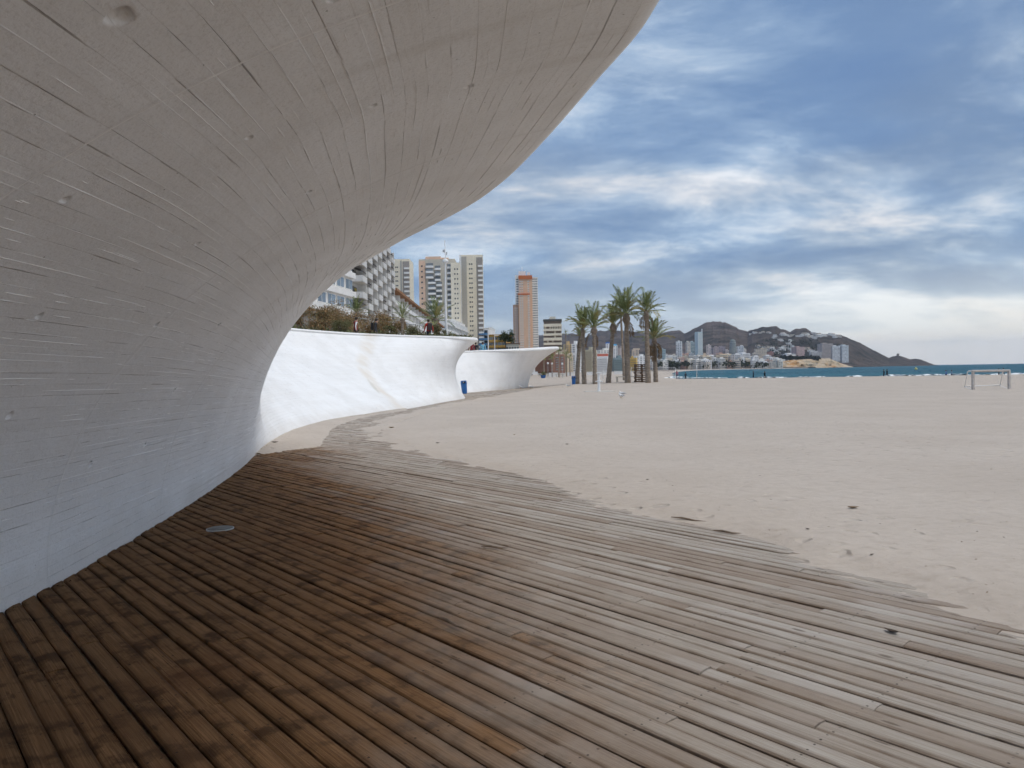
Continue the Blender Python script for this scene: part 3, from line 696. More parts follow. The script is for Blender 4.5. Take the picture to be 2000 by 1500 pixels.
FRD = [frond_mesh('frond', 1.5, R(60), dry_m, nl=14, seed=40 + i) for i in range(2)]
def palm(base, top, r0, fl, nf, label, spread=(8, 75), bulge=1.5, dry=0, group='palm trees on the beach', name='palm_tree', seed=1, low=0, sag=0.):
    """base, top: points; fl frond length; spread: lean of fronds from vertical, deg"""
    nf = int(nf * .72); rs = random.Random(seed); base = Vector(base); top = Vector(top); h = (top - base).length
    e = empty(name, base, 0, label, 'palm tree', group); mb = MB(); P, Rd = [], []
    n = 26; d = top - base
    for i in range(n + 1):
        t = i / n; p = Vector((d.x * t ** 1.5 if sag else d.x * t, d.y * t, d.z * t - (.35 if i == 0 else 0)))
        r = r0 * .86; rad = r * (1.18 - .42 * t + .5 * max(0, .06 - t) * 5)
        if t > .84: rad = r * (.76 + (bulge - .76) * math.sin(math.pi * min(1., (t - .84) / .15)) ** .8)
        P.append(p); Rd.append(rad * (1 + .05 * (-1) ** i + rs.uniform(-.05, .05)))
    r = r0 * .86; mb.tube(P, Rd, 11); mb.build('trunk', tr_m, e, False)
    tp = P[-1]
    for k in range(nf):
        f = (k + .5) / nf; az = k * 2.39996 + rs.uniform(-.25, .25); tilt = R(spread[0] + (spread[1] - spread[0]) * f ** .9 + rs.uniform(-6, 6))
        me = FR[(k * 5 + seed) % len(FR)] if f > .35 else FR[(0, 5, 3)[k % 3]]
        s = fl / 2.6 * rs.uniform(.74, 1.0) * (1 - .12 * f)
        inst(me, e, tuple(tp + Vector((0, 0, -.3 * f * r * 3))), (0, -(math.pi / 2 - tilt), az), (s, s * rs.uniform(.85, 1.1), s), 'frond')
    for k in range(dry):
        az = k * 2.4 + 1; s = rs.uniform(.8, 1.2) * fl / 2.6
        inst(FRD[k % 2], e, tuple(tp + Vector((math.cos(az) * r * .9, math.sin(az) * r * .9, -r * 1.6 - rs.uniform(0, 1.5) * r))), (0, R(rs.uniform(35, 65)), az), (s, s, s), 'frond')
    return e
def palm_px(bx, by, tx_, ty_, r, fl, nf, label, zb=0., dY=0., **k):
    bs = gnd(bx, by, zb); tp = at(tx_, ty_, bs[1] + dY); return palm(bs, tp, r, fl, nf, label, **k)
palm_px(1127, 750.5, 1134, 656, .30, 1.8, 26, 'leftmost beach palm, leaning right beside the far blue bin', seed=3, dry=3, spread=(10, 50), bulge=1.0, sag=1)
palm_px(1141, 751, 1138, 641, .30, 3.2, 30, 'second beach palm from the left, its trunk crossing the leaning one', seed=4, spread=(6, 52), bulge=1.0, dY=1.)
palm_px(1162, 751, 1160, 637, .27, 3.1, 34, 'third beach palm from the left with rounded crown and bulged neck', seed=5, spread=(8, 84), dry=2, bulge=1.7)
palm_px(1188, 748.5, 1198, 631, .33, 3.0, 30, 'beach palm with trunk leaning right and narrow upright crown', seed=6, spread=(5, 52), bulge=1.6)
palm_px(1219, 743, 1212, 603, .22, 3.0, 22, 'thin-trunked beach palm half hidden behind the tall one', seed=7, spread=(10, 80), bulge=1.0)
palm_px(1226, 748.5, 1223, 611, .37, 3.9, 40, 'tall beach palm with swollen brown neck and full round crown', seed=8, spread=(6, 92), bulge=1.55, dry=2)
palm_px(1266, 748.5, 1262, 606, .34, 3.0, 36, 'tallest beach palm on the right, in front of the pallet stack', seed=9, spread=(5, 86), bulge=1.2, dry=4)
palm_px(1281, 747, 1278, 659, .30, 3.4, 34, 'shortest beach palm at the right end of the group', seed=10, spread=(8, 78), bulge=1.1, dry=8)
G2 = 'palm trees on the promenade'
def palm_up(px, py, Y, zb, r, fl, nf, label, **k):
    tp = at(px, py, Y); palm((tp[0], tp[1], zb), tp, r, fl, nf, label, group=G2, **k)
palm_up(697, 608, 62, 3.6, .20, 1.5, 24, 'young promenade palm rising out of the rust-brown shrubs', seed=21, spread=(5, 80))
palm_up(786, 620, 58, 3.6, .16, 1.45, 20, 'slim promenade palm with drooping fronds, middle of three', seed=22, spread=(5, 98))
palm_up(851, 622, 58, 3.6, .24, 1.95, 34, 'largest promenade palm, beside the white lamp mast', seed=23, spread=(3, 100))

# ------------------------------------------------------------------ hills and far shore
SKY = [(700,655),(900,655),(1050,654),(1100,652),(1132,653),(1144,658),(1166,648),(1184,645),(1228,646),(1256,649),(1284,652),(1302,647),(1329,645),(1338,650),(1354,642),(1372,633.5),(1400,626.6),(1426,631),(1444,642),(1460,648),(1480,640),(1502,637.5),(1518,636),(1526,641),(1542,647),(1566,640.6),(1574,642),(1588,650),(1612,652),(1638,655),(1654,658),(1680,670),(1706,684),(1736,699),(1744,696),(1755,694.4),(1768,698),(1778,701.6),(1788,700.4),(1800,702.4),(1816,709),(1826,712.6),(1832,716)]
RC = [(700,1500),(1280,1500),(1450,1600),(1560,1800),(1655,2000),(1700,2500),(1760,3000),(1832,3500)]
RR = [(700,4600),(1140,4600),(1146,4300),(1330,4000),(1340,3800),(1460,3700),(1470,3500),(1560,3400),(1640,3300),(1700,3500),(1760,3800),(1832,4000)]
hx = np.concatenate([np.arange(700, 1040, 10), np.arange(1040, 1832.1, 1.5)])
tt = np.concatenate([np.linspace(-.08, 1.0, 90), np.linspace(1.02, 1.5, 10)])
Hs = []
dirs = np.array([ray(x, 715) for x in hx]); dirs = dirs[:, :2] / np.linalg.norm(dirs[:, :2], axis=1, keepdims=True)
el = np.array([ray(x, np.interp(x, *zip(*SKY))) for x in hx]); el = el[:, 2] / np.hypot(el[:, 0], el[:, 1])
rc = np.interp(hx, *zip(*RC)); rrr = np.interp(hx, *zip(*RR))
HX = np.zeros((len(tt), len(hx), 3))
def hill_h(t, i, X, Y):
    ridge_h = (el * rrr + CZ) * (1 + .07 * fbm(hx * .11, hx * .0 + 3, 3))
    q = np.clip(t, 0, 1); prof = .10 * q + .90 * np.clip((q - .22) / .78, 0, 1) ** 1.35
    back = np.where(t > 1, 1 - (t - 1) * .9, 1)
    gul = (fbm(X * .0030 + 9, Y * .0030, 5, .55)) * np.sin(np.pi * np.clip(q, 0, 1)) ** .8
    rid = 1 - np.abs(2 * (fbm(X * .0022, Y * .0022 + 30, 4, .5) + .5) - 1)
    h = 1.5 + (ridge_h - 1.5) * prof * back * (1 + .9 * gul - .12 * (1 - rid) * np.sin(np.pi * q))
    return np.where(t < 0, -2 + 0 * h, h)
for k, t in enumerate(tt):
    r_ = rc + (rrr - rc) * t; X = dirs[:, 0] * r_; Y = dirs[:, 1] * r_
    HX[k, :, 0] = X; HX[k, :, 1] = Y; HX[k, :, 2] = hill_h(t, k, X, Y)
m, g, b = principled('hill_scrub')
pos = g.n('ShaderNodeNewGeometry').outputs['Position']
n1 = g.noise(pos, .010, 7, .68); n2 = g.noise(pos, .028, 6, .70); n3 = g.noise(pos, .0025, 3)
c = g.mix(g.ss(n1, .38, .62), (.046, .044, .033), (.165, .128, .108))
c = g.mix(g.m('MULTIPLY', g.ss(n2, .52, .70), .65), c, (.215, .175, .145))
c = g.mix(g.m('MULTIPLY', g.ss(n3, .45, .62), .4), c, (.066, .060, .044))
c = g.mix(g.m('MULTIPLY', g.ss(g.noise(pos, .09, 3, .6), .55, .68), .5), c, (.044, .044, .030))
g.t.links.new(c, b.inputs['Base Color']); b.inputs['Roughness'].default_value = .95; b.inputs['Specular IOR Level'].default_value = .05
g.t.links.new(g.n('ShaderNodeBump', inp={'Strength': 1., 'Distance': 22., 'Height': n2}).outputs[0], b.inputs['Normal'])
tag(mesh_obj('hills', HX.reshape(-1, 3), grid_faces(*HX.shape[:2]), m, None, True), kind='structure')
hpx, hpy, hpd = proj(HX)
def hill_pt(px, py):
    """point on the visible hillside seen at that place"""
    j = int(np.argmin(abs(hx - px))); colm = hpy[:90, j]; k = int(np.argmin(np.abs(colm - py))); return HX[k, j]
# ochre cliff below the headland towers
cx = np.arange(1500, 1668, 1.5); top = np.interp(cx, [1500,1508,1520,1545,1580,1620,1634,1648,1668], [717,712,707,703.5,701,700,706,711.5,717])
rows = []
for k, (t, dz) in enumerate(((0, 0), (.25, .22), (.5, .5), (.75, .78), (1., 1.), (1.3, 1.02), (2.2, .9), (3., -.1))):
    rw = []
    for i, x in enumerate(cx):
        Y = 1640 + (x - 1500) * .9; ztop = at(x, top[i], Y)[2]; nn = float(fbm(i * .16, k * .9, 4))
        p = at(x, 716, Y + t * 40 + nn * 34); rw.append((p[0], p[1], -2 + (ztop + 2) * dz * (1 + nn * .22 * (0 < k < 5))))
    rows.append(rw)
m, g, b = principled('cliff_rock')
pos = g.n('ShaderNodeNewGeometry').outputs['Position']
n1 = g.noise(pos, .018, 4); n2 = g.noise(g.vm('MULTIPLY', pos, (1, 1, 2.5)), .05, 5, .65)
c = g.mix(g.ss(n1, .35, .62), (.44, .24, .085), (.48, .38, .26)); c = g.mix(g.m('MULTIPLY', g.ss(n2, .50, .66), .8), c, (.11, .10, .055))
c = g.mix(g.m('MULTIPLY', g.ss(g.noise(pos, .11, 3), .5, .62), .5), c, (.58, .50, .40))
g.t.links.new(c, b.inputs['Base Color']); b.inputs['Roughness'].default_value = .95
tag(mesh_obj('cliff', np.array(rows).reshape(-1, 3), grid_faces(len(rows), len(cx)), m, None, False), kind='structure')

# ------------------------------------------------------------------ buildings
WIN = glass('window_glass', (.055, .065, .075), .12)
WHT = mat('render_white', (.82, .81, .79), .8, .06, .3); CRM = mat('render_cream', (.82, .745, .60), .85, .07, .3)
def unit_mesh(name, boxes, mats):
    mb = MB()
    for c, d, k in boxes: mb.k = k; mb.box(c, d)
    return mesh_only(mb, name, mats)
U_WIN = unit_mesh('window', [((0, 0, 0), (1, .10, 1), 0), ((0, -.03, 0), (.86, .10, .84), 1)], [WHT, WIN])
U_WIND = unit_mesh('window', [((0, 0, 0), (1, .12, 1), 0)], [WIN])
U_PANEL = unit_mesh('window', [((0, 0, 0), (1, .12, 1), 0), ((0, -.02, -.32), (.8, .12, .24), 1)], [mat('shutter_white', (.78, .77, .74), .7, .05), WIN])
def pair_mesh(boxes, mats):
    return unit_mesh('balcony', [b_ for b_ in boxes if b_[2] == 0], [mats[0]]), unit_mesh('window', [(c_, d_, 0) for c_, d_, k_ in boxes if k_ == 1], [mats[1]])
def block(name, label, px0, px1, ytop, Y, mt, depth=None, zb=0., yaw=0., cat='building', group=None, wall=True):
    """an upright block whose front spans px0..px1 at distance Y; returns empty, width, height, px->local x, py->local z"""
    pc = (px0 + px1) / 2; pt = at(pc, ytop, Y); ppm = F / Y; w = (px1 - px0) / ppm; h = pt[2] - zb
    e = empty(name, (pt[0], pt[1], zb), yaw, label, cat, group)
    if wall: MB().box((0, (depth or w) / 2, h / 2), (w, depth or w, h)).build('wall', mt, e)
    lx = lambda x: (x - pc) / ppm
    lz = lambda y: at(pc, y, Y)[2] - zb
    return e, w, h, lx, lz, ppm
def part(e, name, mt, *boxes, kind=None, taper=1.):
    mb = MB()
    for c, d in boxes: mb.box(c, d, 0, taper)
    return tag(mb.build(name, mt, e), kind=kind)
def win(e, x, z, w, h, y=0., me=U_WIN, name='window', rz=0.): return inst(me, e, (x, y, z), (0, 0, rz), (w, 1, h), name)
CITY = 'tall apartment towers behind the promenade'
# cream slab tower with a balcony column on its right edge
BALC = pair_mesh([((0, -.7, .55), (1, 1.4, 1.1), 0), ((0, -.02, 1.95), (.96, .10, 1.6), 1)], [WHT, WIN])
def balc(e, x, z, w, s=1., me=None, y=0.):
    me = me or BALC; o = inst(me[0] if isinstance(me, tuple) else me, e, (x, y, z), (0, 0, 0), (w, s, s), 'balcony')
    if isinstance(me, tuple): inst(me[1], o, name='window')
    return o
e, w, h, lx, lz, pp = block('apartment_tower', 'tall cream slab tower, right of the pink-edged tower, balconies on its right edge', 897, 943, 501, 430, CRM, 18, 2, R(2), group=CITY)
part(e, 'stair_panel', mat('panel_grey', (.46, .44, .40), .85, .06), ((lx(906), -.10, h / 2), (10 / pp, .2, h)))
part(e, 'edge_strip', WHT, ((lx(899), -.15, h / 2 + .4), (4 / pp, .3, h + .8)))
part(e, 'parapet', CRM, ((0, 9, h + .5), (w * .98, 17.6, 1.0)))
part(e, 'loggia_recess', mat('recess_grey', (.36, .33, .30), .9, .1), ((lx(936), -.06, h / 2), (12 / pp, .12, h - 1)))
for k in range(24):
    z = h - 5.0 - k * 2.75
    if z < 1: break
    for xx in (917, 921): win(e, lx(xx), z + .6, .75, .8, -.05, U_WIND)
    balc(e, lx(937.5), z - 1.2, 9 / pp, .95)
e, w, h, lx, lz, pp = block('apartment_tower', 'lower cream wing tucked between the pink-edged tower and the cream slab', 880, 898, 513, 416, CRM, 10, 2, R(2), group=CITY)
for k in range(22):
    for xx in (888, 893): win(e, lx(xx), h - 3.6 - k * 2.75, .7, .8, -.05, U_WIND)
PINK = mat('render_pink', (.76, .54, .40), .85, .07, .3); BEI = mat('render_beige', (.60, .55, .46), .85, .06, .3)
e, w, h, lx, lz, pp = block('apartment_tower', 'pink-edged tower crowded with white rounded balconies behind the lamp mast', 818, 888, 506, 420, BEI, 20, 2, 0, group=CITY)
part(e, 'pink_bay', PINK, ((lx(824), -.4, h / 2 - .5), (12 / pp, .8, h - 1)))
part(e, 'pink_bay', PINK, ((lx(886.5), -.4, h / 2 - 2), (4 / pp, .8, h - 4)))
part(e, 'roof_house', PINK, ((lx(845), 6, h + .9), (30 / pp, 8, 1.8)), ((lx(868), 6, h + .6), (14 / pp, 6, 1.2)))
rb = pair_mesh([((0, -.9, .55), (1, 1.8, 1.1), 0), ((0, -1.9, .55), (.7, .3, 1.1), 0), ((0, -.5, 1.85), (.92, .9, 1.5), 1)], [WHT, glass('loggia_glass', (.20, .22, .23), .2)])
for k in range(20):
    z = h - 5.0 - k * 3.05
    if z < 1: break
    win(e, lx(824), z + 1., .9, .9, -.85, U_WIND)
    sh = 0 if 2 < k < 9 else -4
    balc(e, lx(843 + sh), z, 15 / pp, 1., rb); balc(e, lx(857 + sh * .6), z - 1.4, 11 / pp, 1., rb); balc(e, lx(878), z - .7, 10 / pp, 1., rb)
e, w, h, lx, lz, pp = block('apartment_tower', 'cream tower rising directly behind the stepped grey balconies', 760, 800, 509, 470, CRM, 18, 2, 0, group=CITY)
part(e, 'stair_panel', mat('panel_grey', (.46, .44, .40)), ((lx(783), -.1, h / 2), (3.5 / pp, .2, h)))
part(e, 'loggia_recess', mat('recess_grey', (.36, .33, .30)), ((lx(792.5), -.06, h / 2), (13 / pp, .12, h - 1)))
for k in range(22):
    z = h - 4.6 - k * 2.9
    for xx in (773, 776): win(e, lx(xx), z + .4, .7, .8, -.05, U_WIND)
    balc(e, lx(794), z - 1., 10 / pp, .95)
part(e, 'parapet', CRM, ((0, 9, h + .5), (w * .98, 17.6, 1.0)))
# stepped block with angled grey balconies, and its white neighbour
def along(p0, p1, zb, name, label, group=None):
    p0 = np.array(p0[:2]); p1 = np.array(p1[:2]); L = float(np.linalg.norm(p1 - p0)); rz = math.atan2(p1[1] - p0[1], p1[0] - p0[0])
    return empty(name, (p0[0], p0[1], zb), rz, label, 'building', group), L       # local x along the front, front faces -y
GRY = mat('render_grey', (.68, .67, .65), .85, .07, .4); AWN = mat('awning_dark', (.075, .065, .06), .8, .3, 1.); YEL = mat('curtain_yellow', (.52, .40, .12), .8, .2, 1.)
P0 = at(686, 600, 136); P1 = at(757, 600, 180)
e, L = along(P0, P1, 3.5, 'apartment_block', 'grey-white apartment block of stepped jutting balconies with dark awnings', 'seafront apartment blocks')
H = at(757, 478, 180)[2] - 3.5
part(e, 'wall', GRY, ((L / 2, 6, H / 2 - 1), (L, 12, H - 2)))
part(e, 'roof_house', GRY, ((L * .93, 5, H - .3), (L * .13, 8, 2.2)))
nb = 7; bw = L / nb
bmsh = unit_mesh('balcony', [((0, -1.5, .1), (.66, 3.0, .2), 0), ((0, -2.95, .62), (.66, .14, 1.1), 0), ((-.31, -1.5, .62), (.05, 2.9, 1.1), 0), ((.31, -1.5, .62), (.05, 2.9, 1.1), 0)], [GRY])
wmsh = unit_mesh('window', [((0, 0, 1.25), (.60, .14, 2.2), 0)], [WIN]); ymsh = unit_mesh('window', [((0, 0, 1.25), (.60, .14, 2.2), 0), ((.12, -.05, 1.2), (.28, .14, 1.9), 1)], [WIN, YEL])
amb = MB(); amb.quad((-.34, -.1, 2.75), (.34, -.1, 2.75), (.34, -2.6, 2.25), (-.34, -2.6, 2.25)); amb.quad((-.34, -2.6, 2.25), (.34, -2.6, 2.25), (.34, -2.62, 1.95), (-.34, -2.62, 1.95))
amsh = mesh_only(amb, 'awning', AWN)
fin_m = unit_mesh('party_wall', [((0, -.9, 1.5), (.3, 1.8, 3.0), 0)], [GRY])
for f in range(10):
    for k in range(nb):
        z = f * 3.05 + (1.5 if k % 2 else 0); x = (k + .5) * bw
        if z + 3 > H: continue
        bo = balc(e, x, z, bw * 1.15, 1., bmsh); bo.scale = (bw * 1.15, .68, 1); inst(ymsh if rng.random() < .3 else wmsh, bo, (0, -.05, 0), name='window')
        if rng.random() < .75: inst(amsh, bo, name='awning')
        inst(fin_m, e, (x + bw * .48, 0, z), (0, 0, 0), (1, 1, 1), 'party_wall')
P0 = at(596, 600, 100); P1 = at(689, 600, 118)
e, L = along(P0, P1, 6., 'apartment_block', 'white apartment block with bands of blue-grey windows at the left', 'seafront apartment blocks')
part(e, 'wall', WHT, ((L / 2, 6, 13.), (L, 12, 16)))
part(e, 'ground_storey', mat('storey_shade', (.30, .27, .24), .9, .2), ((L / 2 + .3, 6.4, 2.4), (L - .6, 12, 5.0)))
bgl = unit_mesh('window', [((0, 0, 0), (1, .14, 1), 0)], [WHT]); pane_m = unit_mesh('pane', [((0, -.04, 0), (.42, .14, .84), 0)], [glass('window_blue', (.16, .21, .26), .1)])
for f in range(5):
    z = 6.0 + f * 3.0
    part(e, 'floor_band', WHT, ((L / 2, -.25, z - .75), (L + .5, .5, .9)))
    for k in range(5):
        wo = inst(bgl, e, ((k + .5) * L / 5, -.06, z + .75), (0, 0, 0), (L / 5 * .8, 1, 1.7), 'window')
        for q in (-.25, .25): inst(pane_m, wo, (q, 0, 0), name='pane')
# long low row with brown eaves
ORB = mat('eaves_brown', (.33, .17, .085), .8, .15, 1.)
P0 = at(761, 600, 186); P1 = at(859, 600, 345)
e, L = along(P0, P1, 3., 'apartment_row', 'long low pale row with brown overhanging eaves running back along the street', 'seafront apartment blocks')
H = 19.5
part(e, 'wall', mat('row_wall', (.60, .56, .49), .85, .08, .3), ((L / 2, 6, H / 2), (L, 12, H)))
part(e, 'eaves', ORB, ((L / 2, 5, H + .3), (L + 1, 14, .6))); part(e, 'gable', ORB, ((2, 2, H - 2.6), (3.5, 4.6, 4.2)))
rbm = pair_mesh([((0, -.8, .5), (1, 1.6, 1.0), 0), ((0, -.03, 1.8), (.9, .12, 1.6), 1), ((.45, -.8, 1.5), (.05, 1.5, 3.0), 0)], [WHT, WIN])
for f in range(6):
    for k in range(18): balc(e, (k + .5) * L / 18, .6 + f * 3.1, L / 18 * .96, 1., rbm)
P0 = at(868, 640, 350); P1 = at(936, 640, 500)
e, L = along(P0, P1, 2., 'apartment_block', 'white mid-rise with blue-grey glazing behind the tip of the near wall', 'seafront apartment blocks')
H = 26
part(e, 'wall', WHT, ((L / 2, 7, H / 2), (L, 14, H))); part(e, 'parapet', WHT, ((L * .4, 7, H + .7), (L * .8, 13, 1.4)))
gbm = pair_mesh([((0, -.8, .5), (1, 1.6, .9), 0), ((0, -.03, 1.8), (.94, .12, 1.7), 1), ((.48, -.8, 1.5), (.03, 1.5, 3.0), 0)], [WHT, glass('window_blue', (.16, .21, .26), .1)])
for f in range(8):
    for k in range(14): balc(e, (k + .5) * L / 14, .4 + f * 3.15, L / 14 * .98, 1., gbm)
BLU = mat('balcony_blue', (.12, .28, .52), .6, .1)
e, w, h, lx, lz, pp = block('apartment_block', 'blue-balconied apartment block above the gap between the two white wall tips', 935, 955, 644, 430, WHT, 14, 2, R(-14), group='seafront apartment blocks')
bbm = pair_mesh([((0, -.7, .5), (1, 1.4, 1.0), 0), ((0, -.03, 1.8), (.9, .12, 1.7), 1)], [BLU, WIN])
for f in range(9):
    for k in range(2): balc(e, (-.25 + .5 * k) * w, h - 3 - f * 3., w * .46, 1., bbm)
part(e, 'parapet', GRY, ((0, 7, h + .5), (w, 13.6, 1.)))
YLW = mat('render_yellow', (.56, .33, .085), .8, .08)
e, w, h, lx, lz, pp = block('apartment_block', 'mustard-yellow apartment block with grey window bands', 954, 989, 655, 400, YLW, 16, 2, R(-10), group='seafront apartment blocks')
ybm = pair_mesh([((0, -.4, .5), (1, .8, 1.0), 0), ((0, -.03, 1.75), (.92, .12, 1.5), 1)], [YLW, glass('loggia_glass', (.20, .22, .23), .2)])
for f in range(7):
    for k in range(4): balc(e, (-.375 + .25 * k) * w, h - 3.4 - f * 3., w * .245, 1., ybm)
part(e, 'roof', mat('roof_ochre', (.46, .27, .08), .85, .1), ((0, 8, h + .25), (w + .8, 16.8, .5)))
e, w, h, lx, lz, pp = block('low_building', 'low grey-brown building beside the dark pine, left of the orange tower', 988, 1014, 672, 380, BEI, 12, 2, 0, group='seafront apartment blocks')
for k in range(5): win(e, (-.4 + .2 * k) * w, h - 2.2, w * .13, 1.3, -.05, U_WIND)
part(e, 'roof', mat('roof_brown', (.17, .11, .08), .9, .1), ((0, 6, h + .3), (w + 1, 13, .5)))
# orange tower
ORG = mat('render_orange', (.76, .49, .32), .8, .05, .2); ORD = mat('crown_orange', (.58, .17, .06), .8, .06, .2); OWG = mat('render_terracotta', (.52, .33, .23), .8, .06, .2)
e, w, h, lx, lz, pp = block('apartment_tower', 'tallest orange tower with white window columns and a gridded white flank', 1001, 1050, 531, 900, ORG, 24, 2, 0, group=CITY, wall=False)
part(e, 'wall', ORG, ((lx(1024), 12, lz(574) / 2), (24 / pp, 24, lz(574)))); part(e, 'wall', ORG, ((lx(1026), 13, lz(538) / 2), (26 / pp, 20, lz(538))))
part(e, 'wall', OWG, ((lx(1007), 14, lz(594) / 2), (12 / pp, 20, lz(594)))); part(e, 'crown', ORD, ((lx(1026), 12.6, lz(541)), (26.8 / pp, 21.4, 4.4)))
part(e, 'band', ORD, ((lx(1022.5), 11.6, lz(574.5)), (23.5 / pp, 24.4, 1.9)))
part(e, 'lift_house', WHT, ((lx(1020), 15, lz(533.5)), (14 / pp, 8, 8.)), ((lx(1033), 15, lz(534)), (5 / pp, 6, 6.)))
part(e, 'balcony_stack', WHT, ((lx(1009.5), 13.5, lz(565)), (7 / pp, 18, (lz(536) - lz(594)))))
fl = MB(); fr_ = empty  # gridded flank
flank = part(e, 'flank', mat('flank_white', (.84, .78, .70), .8, .05), ((lx(1042), 14, lz(541) / 2), (16 / pp, 20, lz(541))))
nfl = int(lz(541) / 2.95)
for f in range(nfl):
    z = lz(543) - f * 2.95 - 1
    if z < 20: break
    for k in range(6): win(e, lx(1035.5 + k * 2.5), z, .95, 1.15, 3.97, U_WIND)
    if z < lz(548):
        for xx in (1015.5, 1019.5): win(e, lx(xx), z, 1.5, 2.0, -.06 if z < lz(577) else 2.95, U_PANEL)
        win(e, lx(1031.5), z, 2.0, 1.8, -.06 if z < lz(577) else 2.95, U_PANEL)
    if z < lz(598):
        for xx in (1005, 1009): win(e, lx(xx), z, 1.4, 1.8, 3.95, U_PANEL)
    elif z < lz(540): win(e, lx(1010), z, 2.6, 1.1, 4.45, U_WIND, 'balcony')
mb = MB(); mb.tube([(lx(1020), 15, h), (lx(1020), 15, h + 8)], .35, 5); mb.build('antenna', GRY, e)
# banded block right of it
e, w, h, lx, lz, pp = block('apartment_block', 'cream banded tower block with dark flat roof right of the orange tower', 1062, 1096, 627, 420, mat('band_recess', (.21, .17, .14), .9, .1), 13, 2, R(-4), group=CITY)
part(e, 'roof', mat('roof_dark', (.10, .10, .095), .8, .1), ((0, 6.5, h + .5), (w + .8, 14, 1.1))); part(e, 'roof_house', CRM, ((0, 6, h + 1.8), (w * .35, 6, 1.8)))
wb = unit_mesh('window', [((0, 0, 0), (1, .14, 1), 0)], [mat('blind_cream', (.60, .54, .43), .8, .1)])
for f in range(12):
    z = h - 2.4 - f * 2.62
    part(e, 'floor_band', CRM, ((0, 6.2, z), (w + .5, 13.6, 1.25 if f % 3 else 1.6)))
    for k in range(7):
        if rng.random() < .42: win(e, (-.42 + .14 * k) * w, z - 1.25, w * .10, 1.3, -.15, wb)
# generic city block
DK_W = mat('far_window', (.20, .205, .215), .4, .3, .2)
def city(px0, px1, ytop, Y, mt, label, floors=None, style='grid', cap=None, group='buildings across the bay', zb=.3, yaw=None, base=None, dep=None, capmat=None):
    yaw = rng.uniform(-.35, .35) if yaw is None else yaw
    if base is not None: zb = at((px0 + px1) / 2, base, Y)[2]
    e, w, h, lx, lz, pp = block('city_building', label, px0, px1, ytop, Y, mt, dep or min(max((px1 - px0) / (F / Y), 8), 22), zb, yaw, group=group)
    d_ = dep or min(max(w, 8), 22); floors = floors or max(2, int(h / 3.4)); fh = (h - 1.2) / floors; mb = MB()
    for f in range(floors):
        z = .6 + (f + .55) * fh
        if style == 'band':
            mb.box((0, -.05, z), (w * .9, .25, fh * .36))
        elif style == 'glass': mb.box((0, -.05, z), (w * .96, .25, fh * .72))
        else:
            n = max(2, int(w / 3.6))
            for k in range(n):
                if rng.random() < .12: continue
                mb.box((-w / 2 + (k + .5) * w / n, -.05, z), (w / n * .48, .25, fh * .46))
        for s in (-1, 1):
            for k in range(2): mb.box((s * w / 2, d_ * (.28 + .44 * k), z), (.25, d_ * .2, fh * .45))
    tag(mb.build('windows', DK_W if style != 'glass' else glass('far_glass', (.22, .30, .32), .15), e), kind='stuff')
    if style == 'band':
        mb = MB()
        for f in range(floors): mb.box((0, -.8, .6 + f * fh + .45), (w * 1.0, 1.6, .9))
        tag(mb.build('balconies', mt, e), kind='stuff')
    cw_ = cap or rng.uniform(.25, .55)
    part(e, 'roof_house', capmat or mt, ((rng.uniform(-.2, .2) * w, d_ * .5, h + 1.1), (w * cw_, d_ * .4, 2.2)))
    return e, w, h, d_
def cm(r_, g_, b_): return mat('city_%d_%d_%d' % (r_ * 99, g_ * 99, b_ * 99), tuple(min(.86, v * 1.16) for v in (r_, g_, b_)), .85, .06, .05)
W1, W2, W3, W4 = cm(.70, .68, .64), cm(.60, .56, .50), cm(.74, .73, .72), cm(.54, .49, .43)
G3 = 'buildings where the promenade bends'
city(1048, 1082, 692, 210, cm(.22, .125, .095), 'reddish-brown building partly hidden behind the far wall tip', 6, 'band', group=G3, yaw=-.5, zb=1)
city(1078, 1110, 690, 470, cm(.50, .42, .32), 'cream balconied block right of the far wall tip', 10, 'band', group=G3, yaw=-.4)
city(1106, 1117, 672, 540, cm(.58, .42, .22), 'tan-sided block joined to the bright white block', 14, 'grid', group=G3, yaw=.1, dep=14)
city(1116, 1133, 671.5, 530, W3, 'bright white block with few windows behind the leftmost palm', 13, 'grid', group=G3, yaw=-.25)
city(1141, 1158, 683, 560, cm(.50, .46, .36), 'olive-beige block with stacked balcony bands between palms', 12, 'band', group=G3, yaw=-.5)
city(1152, 1170, 690, 640, W2, 'pale block just left of the red-topped white hotel', 10, 'band', group=G3, yaw=-.3)
city(1166, 1187, 696, 620, W3, 'white banded hotel with a red top storey', 8, 'band', cap=.95, group=G3, yaw=-.3, capmat=cm(.50, .15, .10))
city(1172, 1197, 683, 900, W1, 'stepped white apartment house behind the red-topped hotel', 12, 'grid', group=G3)
city(1184, 1193, 671, 1000, W3, 'white tower with a dark blue top, left of the pale blue one', 18, 'grid', cap=1.0, group=G3, capmat=cm(.07, .17, .42), yaw=0)
city(1198, 1206, 675, 1000, W3, 'slim white tower with a light blue top', 18, 'grid', cap=1.0, group=G3, capmat=cm(.12, .38, .62), yaw=0)
city(1208, 1217, 679, 1050, cm(.62, .52, .48), 'slim pale pink tower between the palm trunks', 17, 'grid', group=G3)
city(1197, 1219, 699, 640, cm(.22, .28, .29), 'dark teal-grey block low between the palm trunks', 7, 'band', group=G3, yaw=.2)
city(1234, 1247, 683, 1150, cm(.60, .50, .40), 'beige block with flared top right of the tall palm', 15, 'grid', cap=1.0, group=G3)
city(1229, 1243, 699, 900, cm(.60, .42, .12), 'yellowish low block right of the tall palm', 7, 'band', group=G3)
